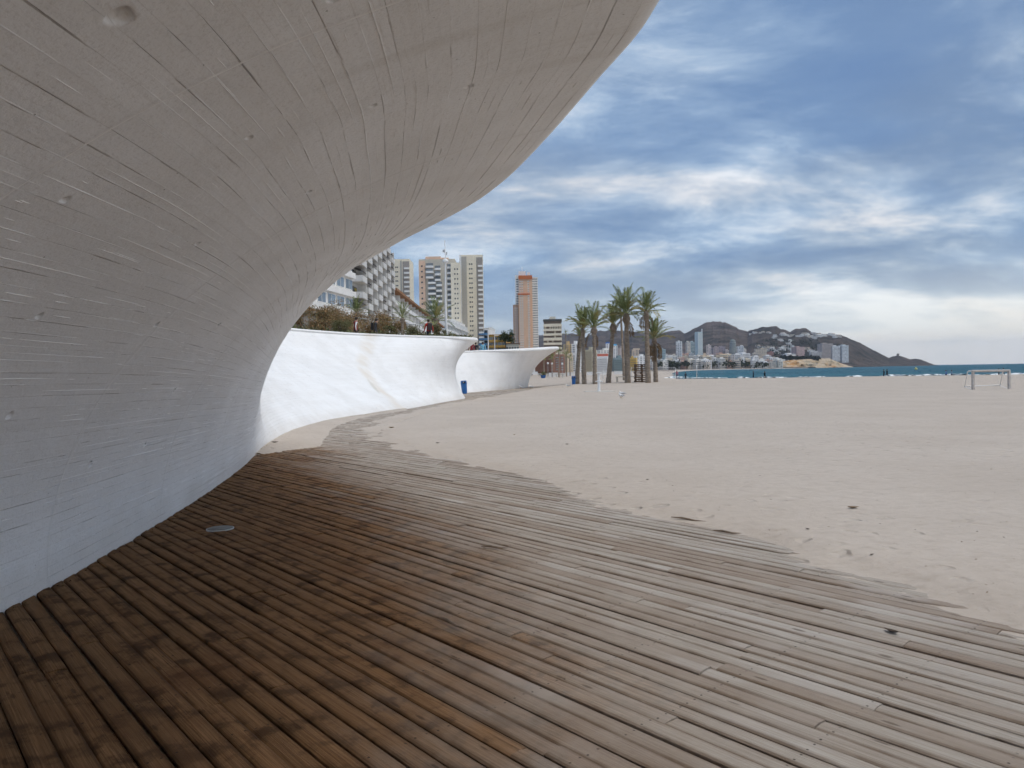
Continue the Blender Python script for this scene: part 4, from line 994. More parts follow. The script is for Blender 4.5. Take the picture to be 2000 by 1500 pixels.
city(1242, 1262, 695, 1000, W3, 'white stepped houses left of the tallest palm', 8, 'grid', group=G3)
FARS = [(1281, 1288, 676, 1500, W1, 'thin white slab left of the domed building', 'grid'), (1286, 1300, 682, 1490, cm(.45, .52, .56), 'blue-glazed building with a white roof dome', 'glass'),
 (1320, 1331, 667, 1650, W3, 'plain white slab tower, first tall tower right of the palms', 'grid'), (1342, 1349, 667.5, 1750, W2, 'left half of the paired grey towers', 'grid'), (1349, 1357, 668, 1760, cm(.45, .52, .54), 'bluish right half of the paired towers', 'glass'),
 (1380, 1389, 674, 1700, cm(.66, .56, .52), 'pinkish tower with white crown right of the glass spire tower', 'grid'), (1393, 1404, 678, 1800, cm(.44, .36, .36), 'mauve slab, left of two', 'grid'), (1404, 1416, 677, 1820, cm(.40, .34, .35), 'mauve slab, right of two', 'grid'),
 (1416, 1426, 684, 1800, cm(.50, .44, .42), 'lower greyish-pink block beside the rounded dark tower', 'grid'), (1439, 1452, 676, 1700, W3, 'white slab right of the rounded dark tower', 'grid'), (1452, 1458, 682, 1720, W2, 'small pale slab attached right of the white slab', 'grid'),
 (1475, 1497, 681, 1750, cm(.60, .52, .42), 'wide beige building with a small roof dome', 'grid'), (1500, 1511, 688, 1760, cm(.36, .20, .17), 'reddish-brown block below the hillside villas', 'grid'),
 (1535, 1556, 691, 1800, W3, 'broad white building left of the pink-grey block', 'grid'), (1555, 1573, 677.5, 1850, cm(.52, .38, .36), 'pink-grey block below the hillside villas', 'grid'), (1584, 1605, 687, 1900, cm(.58, .56, .54), 'pale broad block left of the headland towers', 'grid'),
 (1400, 1421, 693, 1480, cm(.62, .52, .38), 'cream seafront block with dark balconies', 'band'), (1434, 1448, 692, 1480, W3, 'white seafront block with grey balconies, left of a pair', 'band'), (1449, 1466, 690, 1490, W3, 'white seafront block with glazed balconies, right of a pair', 'band'), (1372, 1389, 696, 1480, cm(.60, .52, .40), 'sand-coloured seafront block left of the cream one', 'band')]
for x0, x1, yt, Y, mt, lb, st in FARS: city(x0, x1, yt, Y, mt, lb, style=st)
for x0, x1, yt, bs, mt, lb in [(1605, 1628, 671, 703, cm(.42, .37, .35), 'brown-grey slab, leftmost of the three headland towers'), (1625, 1642, 676, 706, cm(.62, .63, .64), 'middle white headland tower'), (1644, 1658, 674.5, 708, cm(.62, .64, .66), 'rightmost white headland tower beside the bare slope')]:
    city(x0, x1, yt, 1900, mt, lb, style='grid', base=bs, yaw=.15, group='towers on the headland')
# glass tower with a spire edge, rounded dark tower
e, w, h, lx, lz, pp = block('glass_tower', 'pale cyan glass tower with a pointed spire, tallest across the bay', 1362, 1373, 648, 1700, glass('tower_cyan', (.42, .50, .52), .25), 13, .3, .3, group='buildings across the bay')
part(e, 'spire', W3, ((w / 2 + .6, 4, h / 2 + 3), (1.6, 5, h + 8)), taper=.55)
mb = MB()
for f in range(30): mb.box((0, -.1, 2 + f * h / 31), (w * .98, .4, h / 31 * .35))
tag(mb.build('floor_bands', W1, e), kind='stuff')
e = empty('rounded_tower', tuple(at(1431.5, 715, 1750)[:2]) + (.3,), 0, 'dark grey-green tower with a rounded top', 'building', 'buildings across the bay')
h = at(1431, 663, 1750)[2]; mb = MB(); mb.lathe([(7.6, 0), (7.8, h * .6), (7.4, h * .85), (6.2, h * .95), (3.5, h)], n=18); mb.build('wall', cm(.20, .225, .22), e)
mb = MB()
for f in range(24): mb.lathe([(7.9 - (f / 24) ** 6, h * .92 * f / 24), (7.95 - (f / 24) ** 6, h * .92 * f / 24 + .9)], n=18)
tag(mb.build('floor_bands', cm(.33, .36, .36), e), kind='stuff')
LOWM = [W1, W3, W2, W4, cm(.66, .58, .46), cm(.70, .69, .66), cm(.58, .40, .32)]
LOWN = ['off-white', 'bright white', 'greyish-beige', 'dull beige', 'sandy cream', 'chalk-white', 'terracotta-pink']
MARKS = [(1272, 'beside the shortest palm'), (1292, 'below the domed blue building'), (1310, 'left of the plain white slab tower'), (1326, 'below the plain white slab tower'), (1338, 'left of the paired grey towers'), (1350, 'below the paired grey towers'), (1367, 'below the glass spire tower'), (1385, 'below the pinkish tower'), (1404, 'below the mauve slabs'), (1420, 'left of the rounded dark tower'), (1432, 'below the rounded dark tower'), (1446, 'below the slab beside the rounded tower'), (1462, 'left of the wide beige domed building'), (1480, 'below the wide beige domed building'), (1495, 'right of the wide beige domed building'), (1510, 'beside the ochre cliff')]
seen_lb = {}
for i in range(140):
    px = 1268 + (i * 61.8) % 262 + rng.uniform(-3, 3); lay = i % 3; Y = 1460 + lay * 130 + rng.uniform(-20, 20); w_ = rng.uniform(7, 15)
    yt = (703, 698, 694)[lay] + rng.uniform(-4, 4) + (4 if px > 1480 else 0); ci = rng.randrange(7); st = rng.choice(['grid', 'band', 'grid'])
    lb = '%s %s block, %s, %s' % (LOWN[ci], {'grid': 'flat-fronted', 'band': 'balconied'}[st], ('front row', 'second row', 'back row')[lay], min(MARKS, key=lambda q: abs(q[0] - px))[1])
    if lb in seen_lb: lb = lb.replace(' block,', ' %s block,' % ('wider' if w_ > seen_lb[lb] else 'narrower'), 1)
    seen_lb[lb] = w_
    city(px - w_ / 2, px + w_ / 2, yt, Y, LOWM[ci], lb, style=st, group='low blocks along the far seafront')
vill = [mat('villa_white', (.80, .78, .74), .85, .08), mat('villa_cream', (.66, .59, .50), .85, .08)]; tile = mat('villa_roof', (.34, .19, .13), .9, .1)
# villas on the hillside
def villa(px, py, s, where):
    p = hill_pt(px, py); e = empty('villa', (p[0], p[1], p[2] - 3), rng.uniform(-.5, .5), 'small pale villa ' + where, 'house', 'villas on the hillside')
    w_ = s * rng.uniform(9, 17); h_ = s * rng.uniform(6, 9) + 3; vm_ = vill[rng.random() < .3]
    part(e, 'wall', vm_, ((0, 5, h_ / 2), (w_, 10, h_)), ((w_ * .35, 3, h_ * .3), (w_ * .7, 12, h_ * .6)))
    part(e, 'windows', DK_W, *[((-w_ / 2 + (k + .5) * w_ / 3, -.05, h_ - 2.6), (w_ * .15, .3, 1.5)) for k in range(3)], kind='stuff')
    if rng.random() < .5: part(e, 'roof', tile if rng.random() < .35 else vm_, ((0, 5, h_ + .5), (w_ + .8, 10.8, 1.0)), taper=.7)
ORD = 'leftmost,second,third,fourth,fifth,sixth,seventh,eighth,ninth,tenth,eleventh,twelfth,thirteenth,fourteenth,fifteenth,sixteenth,seventeenth,eighteenth,nineteenth,twentieth,twenty-first,twenty-second'.split(',')
for n_, fx, fy, sc_v, wh in [(18, (1512, 1590), lambda: 656 + rng.gauss(0, 2.2), 1.1, 'in the high line under the twin summits'), (10, (1590, 1640), lambda: 657 + rng.gauss(0, 2.5), 1.2, 'near the bare right-hand slope'), (10, (1465, 1512), lambda: 651 + rng.gauss(0, 1.), .8, 'high up below the saddle'), (22, (1478, 1545), lambda: rng.uniform(666, 690), 1.1, 'in the cluster above the domed building'), (14, (1545, 1605), lambda: rng.uniform(676, 694), 1.1, 'low behind the pink-grey block')]:
    xs_ = sorted(rng.uniform(*fx) for _ in range(n_))
    for i_, px_v in enumerate(xs_): villa(px_v, fy(), sc_v, ('%s, %s from the left' % (wh, ORD[i_])) if i_ else wh + ', leftmost of them')
# trees along the far seafront and on the slope
P = []
for i in range(260):
    px = rng.choice([rng.uniform(1365, 1545), rng.uniform(1280, 1350), rng.uniform(1500, 1600)]); Y = 1440 + rng.uniform(0, 40) if px < 1500 else 1720
    c0 = at(px, rng.uniform(709, 714), Y) if px < 1500 else at(px, rng.uniform(697, 701), 1760); r_ = rng.uniform(2, 5) if px < 1500 else 2.5
    for k in range(14):
        v = np.random.RandomState(i * 20 + k).normal(size=3); P.append(c0 + v / np.linalg.norm(v) * r_ * np.array([1.3, 1, .7]))
for i in range(150):
    c0 = hill_pt(rng.uniform(1475, 1600), rng.uniform(664, 694)); 
    for k in range(12):
        v = np.random.RandomState(9000 + i * 20 + k).normal(size=3); P.append(c0 + v / np.linalg.norm(v) * 5 + np.array([0, -4, 3]))
tag(leafy('far_trees', P, 4.5, [mat('far_leaf_a', (.035, .048, .022), .9), mat('far_leaf_b', (.055, .062, .03), .9)], None, .8), 'dark green trees massed along the far seafront and slope', 'trees', kind='stuff')
# dark pine between the yellow block and the orange tower
tp = at(987, 651, 300); e = empty('pine_tree', (tp[0], tp[1], 2), 0, 'dark pine crown between the yellow block and the orange tower', 'tree')
rs = np.random.RandomState(4); P = []
for k in range(14):
    c0 = np.array([rs.uniform(-2.6, 2.6), rs.uniform(-2, 2), tp[2] - 3.5 + rs.uniform(-2.2, 1.6)]); r_ = rs.uniform(.9, 1.7)
    v = rs.normal(size=(130, 3)); v /= np.linalg.norm(v, axis=1, keepdims=True); P += list(c0 + v * r_ * rs.rand(130, 1) ** .4)
leafy('crown', P, .7, [gm[3], mat('pine_leaf', (.035, .05, .024), .8)], e, .4)
mb = MB(); mb.tube([(0, 0, 0), (.3, 0, 6), (0, 0, tp[2] - 4)], [.4, .3, .15], 8); mb.build('trunk', bark, e)

# ------------------------------------------------------------------ promenade furniture
GALV = mat('galvanised', (.50, .51, .52), .45, .08, 6., metal=.4); PWHT = mat('paint_white', (.78, .78, .77), .5, .05, 6.)
b0 = at(872.5, 650, 57); t0 = at(870, 508, 57); t1 = at(868.5, 470, 57)
e = empty('lamp_mast', (b0[0], b0[1], 3.6), 0, 'tall slim white lamp mast beside the largest promenade palm', 'lamp post')
dz = t0[2] - 3.6
mb = MB(); mb.tube([(0, 0, 0), (0, 0, 1.2), (-.05, 0, dz * .5), (t0[0] - b0[0], 0, dz)], [.10, .09, .08, .06], 10); mb.build('pole', PWHT, e)
mb = MB(); mb.lathe([(.08, -.28), (.22, -.18), (.24, -.05), (.12, .08), (.04, .12)], (t0[0] - b0[0], 0, dz), 14); mb.build('lamp_head', PWHT, e, True)
mb = MB(); mb.tube([(t0[0] - b0[0], 0, dz + .1), (t1[0] - b0[0], 0, t1[2] - 3.6)], [.045, .02], 6); mb.build('finial', PWHT, e)
mb = MB(); mb.box((t0[0] - b0[0] - .12, 0, dz + .70), (.16, .15, .2)); mb.box((t0[0] - b0[0] + .1, .05, dz + .5), (.08, .08, .25)); mb.build('camera_box', GALV, e)
# steel handrail behind the planting
pr0 = at(585, 606, 52); pr1 = at(862, 640, 72)
e = empty('handrail', (pr0[0], pr0[1], 3.6), 0, 'thin steel handrail running across the shrubs above the white wall', 'handrail')
d_ = pr1 - pr0; zr = pr0[2] - 3.6; zr1 = pr1[2] - 3.6
mb = MB(); mb.tube([(0, 0, zr), tuple(np.append(d_[:2] * .5, (zr + zr1) / 2 - .06)), (d_[0], d_[1], zr1)], .045, 8); mb.build('rail', GALV, e, True)
for k in range(6):
    q = k / 5; mb = MB(); mb.tube([(d_[0] * q, d_[1] * q, 0), (d_[0] * q, d_[1] * q, zr + (zr1 - zr) * q - .03)], .018, 6); mb.build('post', mat('post_brown', (.14, .10, .07), .7), e)
for i, (px, yt, yb, Y) in enumerate([(953, 640, 690, 120), (966, 655, 690, 150)]):
    p = at(px, yt, Y); e = empty('street_lamp', (p[0], p[1], 3.2), 0, ['white street lamp in front of the blue block', 'white street lamp in front of the mustard block'][i], 'lamp post', 'street lamps')
    mb = MB(); mb.tube([(0, 0, 0), (0, 0, p[2] - 3.2)], [.10, .06], 8); mb.build('pole', PWHT, e); mb = MB(); mb.box((.35, 0, p[2] - 3.2), (.9, .22, .12)); mb.build('lamp_head', PWHT, e)

# ------------------------------------------------------------------ people
SKIN = mat('skin', (.46, .29, .21), .6, .08, 6.); HAIRM = mat('hair_dark', (.035, .025, .02), .6, .2, 20.)
def body_mesh(stride=.28, arm=.18, bend=0.):
    """one continuous figure, 1.72 m, facing +y, grown with a Skin modifier"""
    J = {'pel': (0, 0, .95, .135), 'wai': (0, .01, 1.10, .125), 'che': (0, .02 + bend * .3, 1.30, .150), 'nec': (0, .02 + bend * .6, 1.47, .062), 'hea': (0, .05 + bend, 1.58, .088), 'top': (0, .045 + bend, 1.67, .080)}
    Ed = [('pel', 'wai'), ('wai', 'che'), ('che', 'nec'), ('nec', 'hea'), ('hea', 'top')]
    for s, n in ((-1, 'l'), (1, 'r')):
        st = stride * s; ar = -arm * s
        J[n + 'hip'] = (s * .095, 0, .88, .10); J[n + 'kne'] = (s * .10, st * .55 + .04, .50, .068); J[n + 'ank'] = (s * .10, st * (1.05 if st > 0 else .9) - (.06 if st < 0 else 0), .09 + (.05 if st < 0 else 0), .045); J[n + 'toe'] = (s * .12, J[n + 'ank'][1] + .17, .035, .036)
        J[n + 'sho'] = (s * .19, .01, 1.40, .066); J[n + 'elb'] = (s * .25, ar * .5 - .03, 1.13, .047); J[n + 'wri'] = (s * .255, ar + .05, .90, .034); J[n + 'han'] = (s * .25, ar + .08, .80, .036)
        Ed += [('pel', n + 'hip'), (n + 'hip', n + 'kne'), (n + 'kne', n + 'ank'), (n + 'ank', n + 'toe'), ('che', n + 'sho'), (n + 'sho', n + 'elb'), (n + 'elb', n + 'wri'), (n + 'wri', n + 'han')]
    ks = list(J); me = bpy.data.meshes.new('body'); me.from_pydata([J[k][:3] for k in ks], [(ks.index(a), ks.index(b)) for a, b in Ed], [])
    o = bpy.data.objects.new('body', me); col.objects.link(o)
    o.modifiers.new('s', 'SKIN'); sub = o.modifiers.new('d', 'SUBSURF'); sub.levels = 1; sub.render_levels = 1
    for i, k in enumerate(ks):
        sv_ = me.skin_vertices[0].data[i]; sv_.radius = (J[k][3], J[k][3] * (.8 if k in ('pel', 'wai', 'che') else 1)); sv_.use_root = (k == 'pel')
    dg = bpy.context.evaluated_depsgraph_get(); out = bpy.data.meshes.new_from_object(o.evaluated_get(dg)); bpy.data.objects.remove(o)
    return out
BODY = [body_mesh(), body_mesh(.22, .10, .05), body_mesh(.06, .04, .0)]
def person(loc, rz, label, top_c, leg_c, kind=0, hair=HAIRM, pack=None, stripe=None, h=1.72, group='people', skirt=False):
    e = empty('person', loc, rz, label, 'person', group); me = BODY[kind].copy()
    for m_ in (mat('cloth_%d%d%d' % tuple(int(v * 99) for v in top_c), top_c, .85, .1, 9.), mat('cloth_%d%d%d' % tuple(int(v * 99) for v in leg_c), leg_c, .85, .1, 9.), SKIN, mat('shoe', (.05, .045, .045), .6), PWHT): me.materials.append(m_)
    idx = []
    for p in me.polygons:
        c_ = p.center; z = c_.z
        k = 3 if z < .10 else 1 if (z < .93 and abs(c_.x) < .2) else 0
        if z > 1.46 or (abs(c_.x) > .2 and z < .88): k = 2
        if stripe and abs(c_.x) > .16 and z > .9 and z < 1.40 and c_.x * stripe > 0: k = 4
        idx.append(k)
    me.polygons.foreach_set('material_index', idx); me.polygons.foreach_set('use_smooth', [True] * len(idx))
    o = bpy.data.objects.new('body', me); col.objects.link(o); o.parent = e
    s = h / 1.72; o.scale = (s, s, s)
    mb = MB(); bd = .05 * (kind == 1)
    mb.lathe([(.05, 1.53), (.085, 1.57), (.095, 1.63), (.088, 1.69), (.05, 1.73), (.0, 1.738)], (0, .022 + bd, 0), 12); mb.build('hair', hair, o, True)
    if pack:
        mb = MB(); mb.box((0, -.21, 1.22), (.32, .19, .46), 0, .85); bp = mb.build('backpack', mat('pack_%d' % int(pack[0] * 999), pack, .8, .1, 9.), o)
    return e
GP = 'walkers on the promenade above the wall'
def prom(px, yhead, Y): p = at(px, yhead, Y); return (p[0], p[1], p[2] - 1.74)
q = prom(694, 619, 47); person((q[0], q[1], 3.55), R(-60), 'walker in a red jacket with a white sleeve stripe and dark cap', (.30, .02, .025), (.05, .05, .06), 1, stripe=1, group=GP)
q = prom(733, 622, 48.5); person((q[0], q[1], 3.55), R(-75), 'walker in a black jacket with a dark backpack', (.045, .045, .05), (.05, .055, .07), 1, pack=(.02, .02, .022), group=GP)
q = prom(837, 629, 50); person((q[0], q[1], 3.55), R(30), 'walker in a bright red coat beside the slim palm', (.48, .035, .03), (.03, .03, .035), 0, pack=(.05, .04, .04), group=GP)
q = prom(921, 673, 72); person((q[0], q[1], 2.9), R(20), 'person in a dark red top seen in the gap between the wall tips', (.26, .03, .04), (.05, .05, .06), 0, group=GP)
q = prom(929, 672, 74); person((q[0], q[1], 2.9), R(-20), 'person in a black jacket seen in the gap between the wall tips', (.04, .04, .045), (.05, .05, .06), 2, group=GP)
q = prom(943, 672, 73); person((q[0], q[1], 2.9), R(10), 'person in a pale blue top seen in the gap between the wall tips', (.22, .50, .66), (.08, .1, .14), 0, group=GP)
GB = 'people by the water'
def shore(px, yhead, Y): p = at(px, yhead, Y); return (p[0], p[1], p[2] - 1.72)
for px, yh, Y, rz, lb, tc_, lc_, kd in [
  (1322, 724, 150, 20, 'person in a pink top walking at the left end of the water line', (.42, .16, .18), (.10, .07, .09), 0),
  (1339, 727.5, 165, 0, 'distant dark-clothed person near the left end of the surf', (.05, .05, .06), (.04, .04, .05), 2),
  (1471.5, 724.5, 152, 90, 'dark-clothed person, left of two standing apart by the water', (.04, .05, .075), (.03, .035, .05), 2),
  (1493.5, 725, 156, -60, 'dark-clothed person, right of two standing apart by the water', (.03, .03, .035), (.03, .03, .035), 0),
  (1726.5, 721.5, 140, 80, 'left one of a close pair in black by the water', (.025, .027, .035), (.03, .03, .04), 2),
  (1732.5, 721, 141, 95, 'right one of a close pair in black by the water', (.028, .03, .04), (.03, .03, .04), 0),
  (1848, 722.5, 140, 70, 'person in a bright blue jacket by the water', (.13, .21, .48), (.03, .03, .04), 0),
  (1859, 722.5, 141, 70, 'person in a pale blue jacket, right of the bright blue one', (.30, .36, .48), (.03, .03, .04), 0),
  (1951, 719.5, 138, 60, 'person in dark clothes behind the goal frame', (.05, .05, .06), (.04, .04, .05), 2),
  (1960, 718.5, 138, 60, 'person in a white top behind the goal frame', (.66, .66, .66), (.05, .06, .09), 0)]:
    q = shore(px, yh, Y); person(tuple(q), R(rz), lb, tc_, lc_, kd, group=GB)

# ------------------------------------------------------------------ beach furniture
BINB = mat('bin_blue', (.018, .12, .36), .45, .1, 5., spec=.5)
def bin_(px, py, label, tilt, s=1.):
    p = gnd(px, py); e = empty('litter_bin', tuple(p), .2, label, 'bin', 'blue litter bins'); e.rotation_euler = (0, tilt, .15)
    mb = MB(); pr = [(.17, 0), (.20, .03), (.235, .72), (.245, .76), (.245, .80), (.23, .98), (.20, 1.02)]; mb.lathe(pr, n=16); o = mb.build('body', BINB, e, False); o.scale = (s, s * .8, s)
    mb = MB(); mb.lathe([(.25, .755), (.252, .79)], n=16); o = mb.build('rim', mat('bin_rim', (.012, .07, .22), .5), e); o.scale = (s * 1.01, s * .81, s)
    mb = MB(); mb.box((0, -.19 * s, .88 * s), (.24 * s, .05, .13 * s)); mb.build('opening', mat('bin_hole', (.03, .03, .035), .9), e)
    mb = MB(); mb.box((-.03, -.205 * s, .90 * s), (.05, .04, .06)); mb.build('label_plate', PWHT, e)
    mb = MB(); mb.tube([(.0, .2 * s, -.3), (0, .2 * s, 1.0 * s)], .03, 6); mb.build('post', GALV, e)
bin_(907.5, 769, 'blue litter bin tilted beside the white wall tip', R(-4), 1.0)
bin_(1120.5, 751.5, 'blue litter bin at the foot of the leftmost beach palm', 0, 1.0)
# foot shower
p = gnd(1170, 766); e = empty('beach_shower', tuple(p), 0, 'white beach shower post on a pale slab in the sand', 'shower')
mb = MB(); mb.lathe([(.13, 0), (.11, .04), (.10, .55), (.10, 1.2), (.085, 1.42)], n=14); mb.build('post', PWHT, e, True)
mb = MB(); mb.lathe([(.06, 1.40), (.20, 1.42), (.21, 1.47), (.06, 1.50)], n=14); mb.build('shower_head', PWHT, e)
for s in (-1, 1):
    mb = MB(); mb.tube([(s * .08, -.02, .82), (s * .24, -.02, .82), (s * .26, -.02, .75)], .035, 8); mb.build('tap', PWHT, e, True)
mb = MB(); mb.lathe([(.12, .78), (.15, .80), (.15, .86), (.12, .88)], n=14); mb.build('collar', PWHT, e)
mb = MB(); mb.box((0, 0, .03), (2.2, 1.5, .10)); mb.build('slab', mat('slab', (.60, .57, .52), .85, .1, 3.), e)
# goal
TIM = mat('goal_timber', (.52, .47, .43), .8, .12, 5.)
pa, pb = gnd(1900.5, 762), gnd(1971, 761.5); e = empty('goal_frame', tuple(pa), 0, 'small football goal with white tube frame on the right of the beach', 'goal')
d_ = pb - pa; hg = 1.24; bk = gnd(1884, 757) - pa; bk2 = d_ + (gnd(1953, 754) - pb); nrm = lambda v: (float(v[0]), float(v[1]))
for q in ((0, 0), nrm(d_)):
    mb = MB(); mb.box((q[0], q[1], hg / 2 - .1), (.13, .13, hg + .2), .3); mb.build('post', TIM, e)
mb = MB(); mb.tube([(-.06, 0, hg - .03), (d_[0] + .06, d_[1], hg - .03)], .075, 8); mb.build('crossbar', TIM, e)
for q, b_ in (((0., 0.), nrm(bk)), (nrm(d_), nrm(bk2))):
    vx, vy = b_[0] - q[0], b_[1] - q[1]
    mb = MB(); mb.tube([(q[0], q[1], hg - .02), (q[0] + vx * .45, q[1] + vy * .45, hg - .03), (q[0] + vx * .62, q[1] + vy * .62, hg - .14), (q[0] + vx * .96, q[1] + vy * .96, .14), (q[0] + vx, q[1] + vy, .05), (q[0] + vx * .9, q[1] + vy * .9, .03), (q[0], q[1], .03)], .032, 8); mb.build('side_tube', PWHT, e, True)
mb = MB(); mb.tube([(*nrm(bk), .08), (*nrm(bk2), .08)], .03, 8); mb.build('ground_bar', PWHT, e, True)
mb = MB(); mb.tube([(bk[0] * .5, bk[1] * .5, hg - .06), (d_[0] + (bk2[0] - d_[0]) * .5, d_[1] + (bk2[1] - d_[1]) * .5, hg - .06)], .03, 8); mb.build('top_bar', PWHT, e, True)
# volleyball net and posts
pa, pb = gnd(1233, 738), gnd(1319, 737.5); hn = 2.0
for i, (px, py, hh, lb) in enumerate([(1233, 738, 2.1, 'white net post with bent top behind the tall beach palm'), (1319, 737.5, 1.9, 'right-hand white net post behind the beach palms'), (1178, 742, 1.75, 'slim white post standing alone left of the leaning palm'), (1361, 738, 2.3, 'slim white post standing alone on the open sand')]):
    p = gnd(px, py); e = empty('net_post', tuple(p), 0, lb, 'post', 'white sports posts')
    mb = MB(); mb.tube([(0, 0, -.3), (0, 0, hh * .9), (.06 if i == 0 else 0, 0, hh)], [.07, .06, .055], 8); mb.build('pole', PWHT, e, True)
    mb = MB(); mb.lathe([(.12, 0), (.12, .06), (.07, .10)], n=10); mb.build('collar', PWHT, e)
d_ = pb - pa; e = empty('volleyball_net', tuple(pa), 0, 'dark volleyball net with white top tape behind the beach palms', 'net')
mb = MB(); mb.tube([(.1, 0, hn), (d_[0] * .5, d_[1] * .5, hn - .06), (d_[0], d_[1], hn - .1)], .035, 6); mb.build('top_tape', PWHT, e)
mb = MB()
for k in range(61): mb.tube([(d_[0] * k / 60, d_[1] * k / 60, hn - .75), (d_[0] * k / 60, d_[1] * k / 60, hn - .08)], .012, 3, False)
for k in range(7): mb.tube([(0, 0, hn - .1 - k * .105), (d_[0], d_[1], hn - .12 - k * .105)], .012, 3, False)
tag(mb.build('netting', mat('net_cord', (.05, .05, .05), .8), e), kind='stuff')
# bench and stacked pallets
p = gnd(1203, 747); p2 = gnd(1243, 747); L = float(np.linalg.norm(p2 - p)); e = empty('bench', tuple(p), 0, 'long pale bench behind the tall beach palm', 'bench')
CONB = mat('bench_concrete', (.52, .49, .44), .85, .1, 3.)
mb = MB(); mb.box((L / 2, .2, .74), (L, .5, .12)); mb.build('seat', CONB, e)
for q in (.2, L - .3):
    mb = MB(); mb.box((q, .2, .34), (.22, .46, .68)); mb.build('leg', CONB, e)
PALT = [mat('pallet_wood', (.17, .105, .065), .85, .2, 4.), mat('pallet_wood_b', (.13, .085, .06), .85, .2, 4.)]
p = gnd(1241, 747.5); p2 = gnd(1275, 747.5); w_ = float(p2[0] - p[0])
ordn = ['lowest', 'second', 'third', 'fourth', 'fifth', 'sixth', 'seventh', 'eighth', 'ninth', 'topmost']
for k in range(10):
    e = empty('pallet', (p[0] + rng.uniform(-.05, .05), p[1] + rng.uniform(-.05, .05), p[2] + k * .232), rng.uniform(-.04, .04), 'brown wooden pallet, %s from the ground of the stack by the palms' % ordn[k] if k < 9 else 'topmost brown wooden pallet of the stack by the palms', 'pallet', 'pallets stacked by the palms')
    for q in (.1, w_ / 2, w_ - .1):
        mb = MB(); mb.box((q, .5, .07), (.12, 1.0, .13)); mb.build('bearer', PALT[k % 2], e)
    for q in range(5):
        mb = MB(); mb.box((w_ / 2, .08 + q * .21, .165), (w_, .13, .13)); mb.build('slat', PALT[(k + q) % 2], e)
# gulls
gw = mat('gull_white', (.80, .80, .79), .7, .05); gg = mat('gull_grey', (.42, .43, .45), .7, .05); gy = mat('gull_bill', (.62, .34, .06), .5)
def gull(px, py, rz, label, wings=False):
    p = gnd(px, py); e = empty('gull', tuple(p), rz, label, 'gull', 'gulls on the sand')
    mb = MB(); mb.tube([(0, -.26, .17), (0, -.16, .175), (0, -.04, .18), (0, .07, .20), (0, .13, .25), (0, .16, .30), (0, .19, .315), (0, .215, .31)], [.012, .045, .085, .08, .052, .048, .04, .012], 9); mb.build('body', gw, e, True)
    mb = MB(); mb.tube([(0, .21, .312), (0, .27, .30)], [.014, .004], 6); mb.build('bill', gy, e)
    for s in (-1, 1):
        mb = MB(); mb.tube([(s * .03, 0, .14), (s * .03, .01, .07), (s * .03, 0, 0), (s * .03, .04, .0)], .008, 5); mb.build('leg', gy, e)
        mb = MB()
        if wings: mb.tube([(s * .05, .05, .22), (s * .28, .0, .42), (s * .5, -.08, .48)], [.05, .04, .01], 6)
        else: mb.tube([(s * .07, .08, .20), (s * .085, -.05, .20), (s * .03, -.30, .19)], [.035, .055, .008], 6)
        mb.build('wing', gw if wings else gg, e, True)
gull(1017, 759.5, 1., 'gull nearest the white wall, left of two close together'); gull(1037, 759, 1.4, 'gull on the sand, right of the one nearest the wall'); gull(1109, 757, 1.2, 'gull walking toward the far blue bin')
gull(1213, 779, 2.2, 'gull standing nearest the viewer, right of the shower'); gull(1214.5, 774, 1.9, 'gull just behind the one nearest the viewer')
# white van, low wall and clutter where the promenade meets the beach
p = gnd(1046, 733.5); e = empty('parked_van', tuple(p), .2, 'white van parked beyond the far wall tip', 'van'); VW = mat('van_white', (.72, .73, .73), .35, .03, 2., spec=.5)
mb = MB(); mb.box((0, 0, 1.25), (4.6, 1.9, 1.7), 0, .93); mb.box((-2.5, 0, .85), (.9, 1.8, .9), 0, .9); mb.build('body', VW, e)
mb = MB(); mb.box((-1.6, -.93, 1.7), (1.0, .06, .55)); mb.box((.6, -.92, 1.75), (1.9, .06, .5)); mb.build('side_window', WIN, e); mb = MB(); mb.box((-2.32, 0, 1.62), (.12, 1.5, .6)); mb.build('windscreen', WIN, e)
wm_ = MB(); wm_.tube([(0, -.1, 0), (0, .1, 0)], .34, 14); wmesh = mesh_only(wm_, 'wheel', mat('tyre', (.03, .03, .03), .8))
for sx_ in (-1.7, 1.5):
    for sy_ in (-.85, .85):
        wh_ = inst(wmesh, e, (sx_, sy_, .34), (0, 0, 0), (1, 1, 1), 'wheel'); hb_ = MB(); hb_.tube([(0, -.11, 0), (0, .11, 0)], .19, 10); hb_.build('hub', GALV, wh_)
for i, (x0, x1) in enumerate([(1072, 1088), (1092, 1106), (1108, 1126), (1146, 1160), (1166, 1182), (1200, 1222)]):
    a_, b_ = at(x0, 733, 205 + i * 14), at(x1, 733, 208 + i * 14); zg = -.1
    e = empty('low_wall', (a_[0], a_[1], zg), 0, ['low white wall nearest the far wall tip', 'low white wall, second from the far wall tip', 'low white wall just left of the leftmost palm', 'low white wall between the second and third palms', 'low white wall between the third palm and the leaning palm', 'low white wall between the leaning palm and the tall palm'][i], 'wall', 'low white walls along the beach edge')
    w_ = b_[0] - a_[0]; mb = MB(); mb.box((w_ / 2, 0, .55), (w_, .4, 1.3)); mb.build('wall', WHT, e); mb = MB(); mb.box((w_ / 2, 0, 1.24), (w_ + .1, .55, .10)); mb.build('coping', WHT, e)
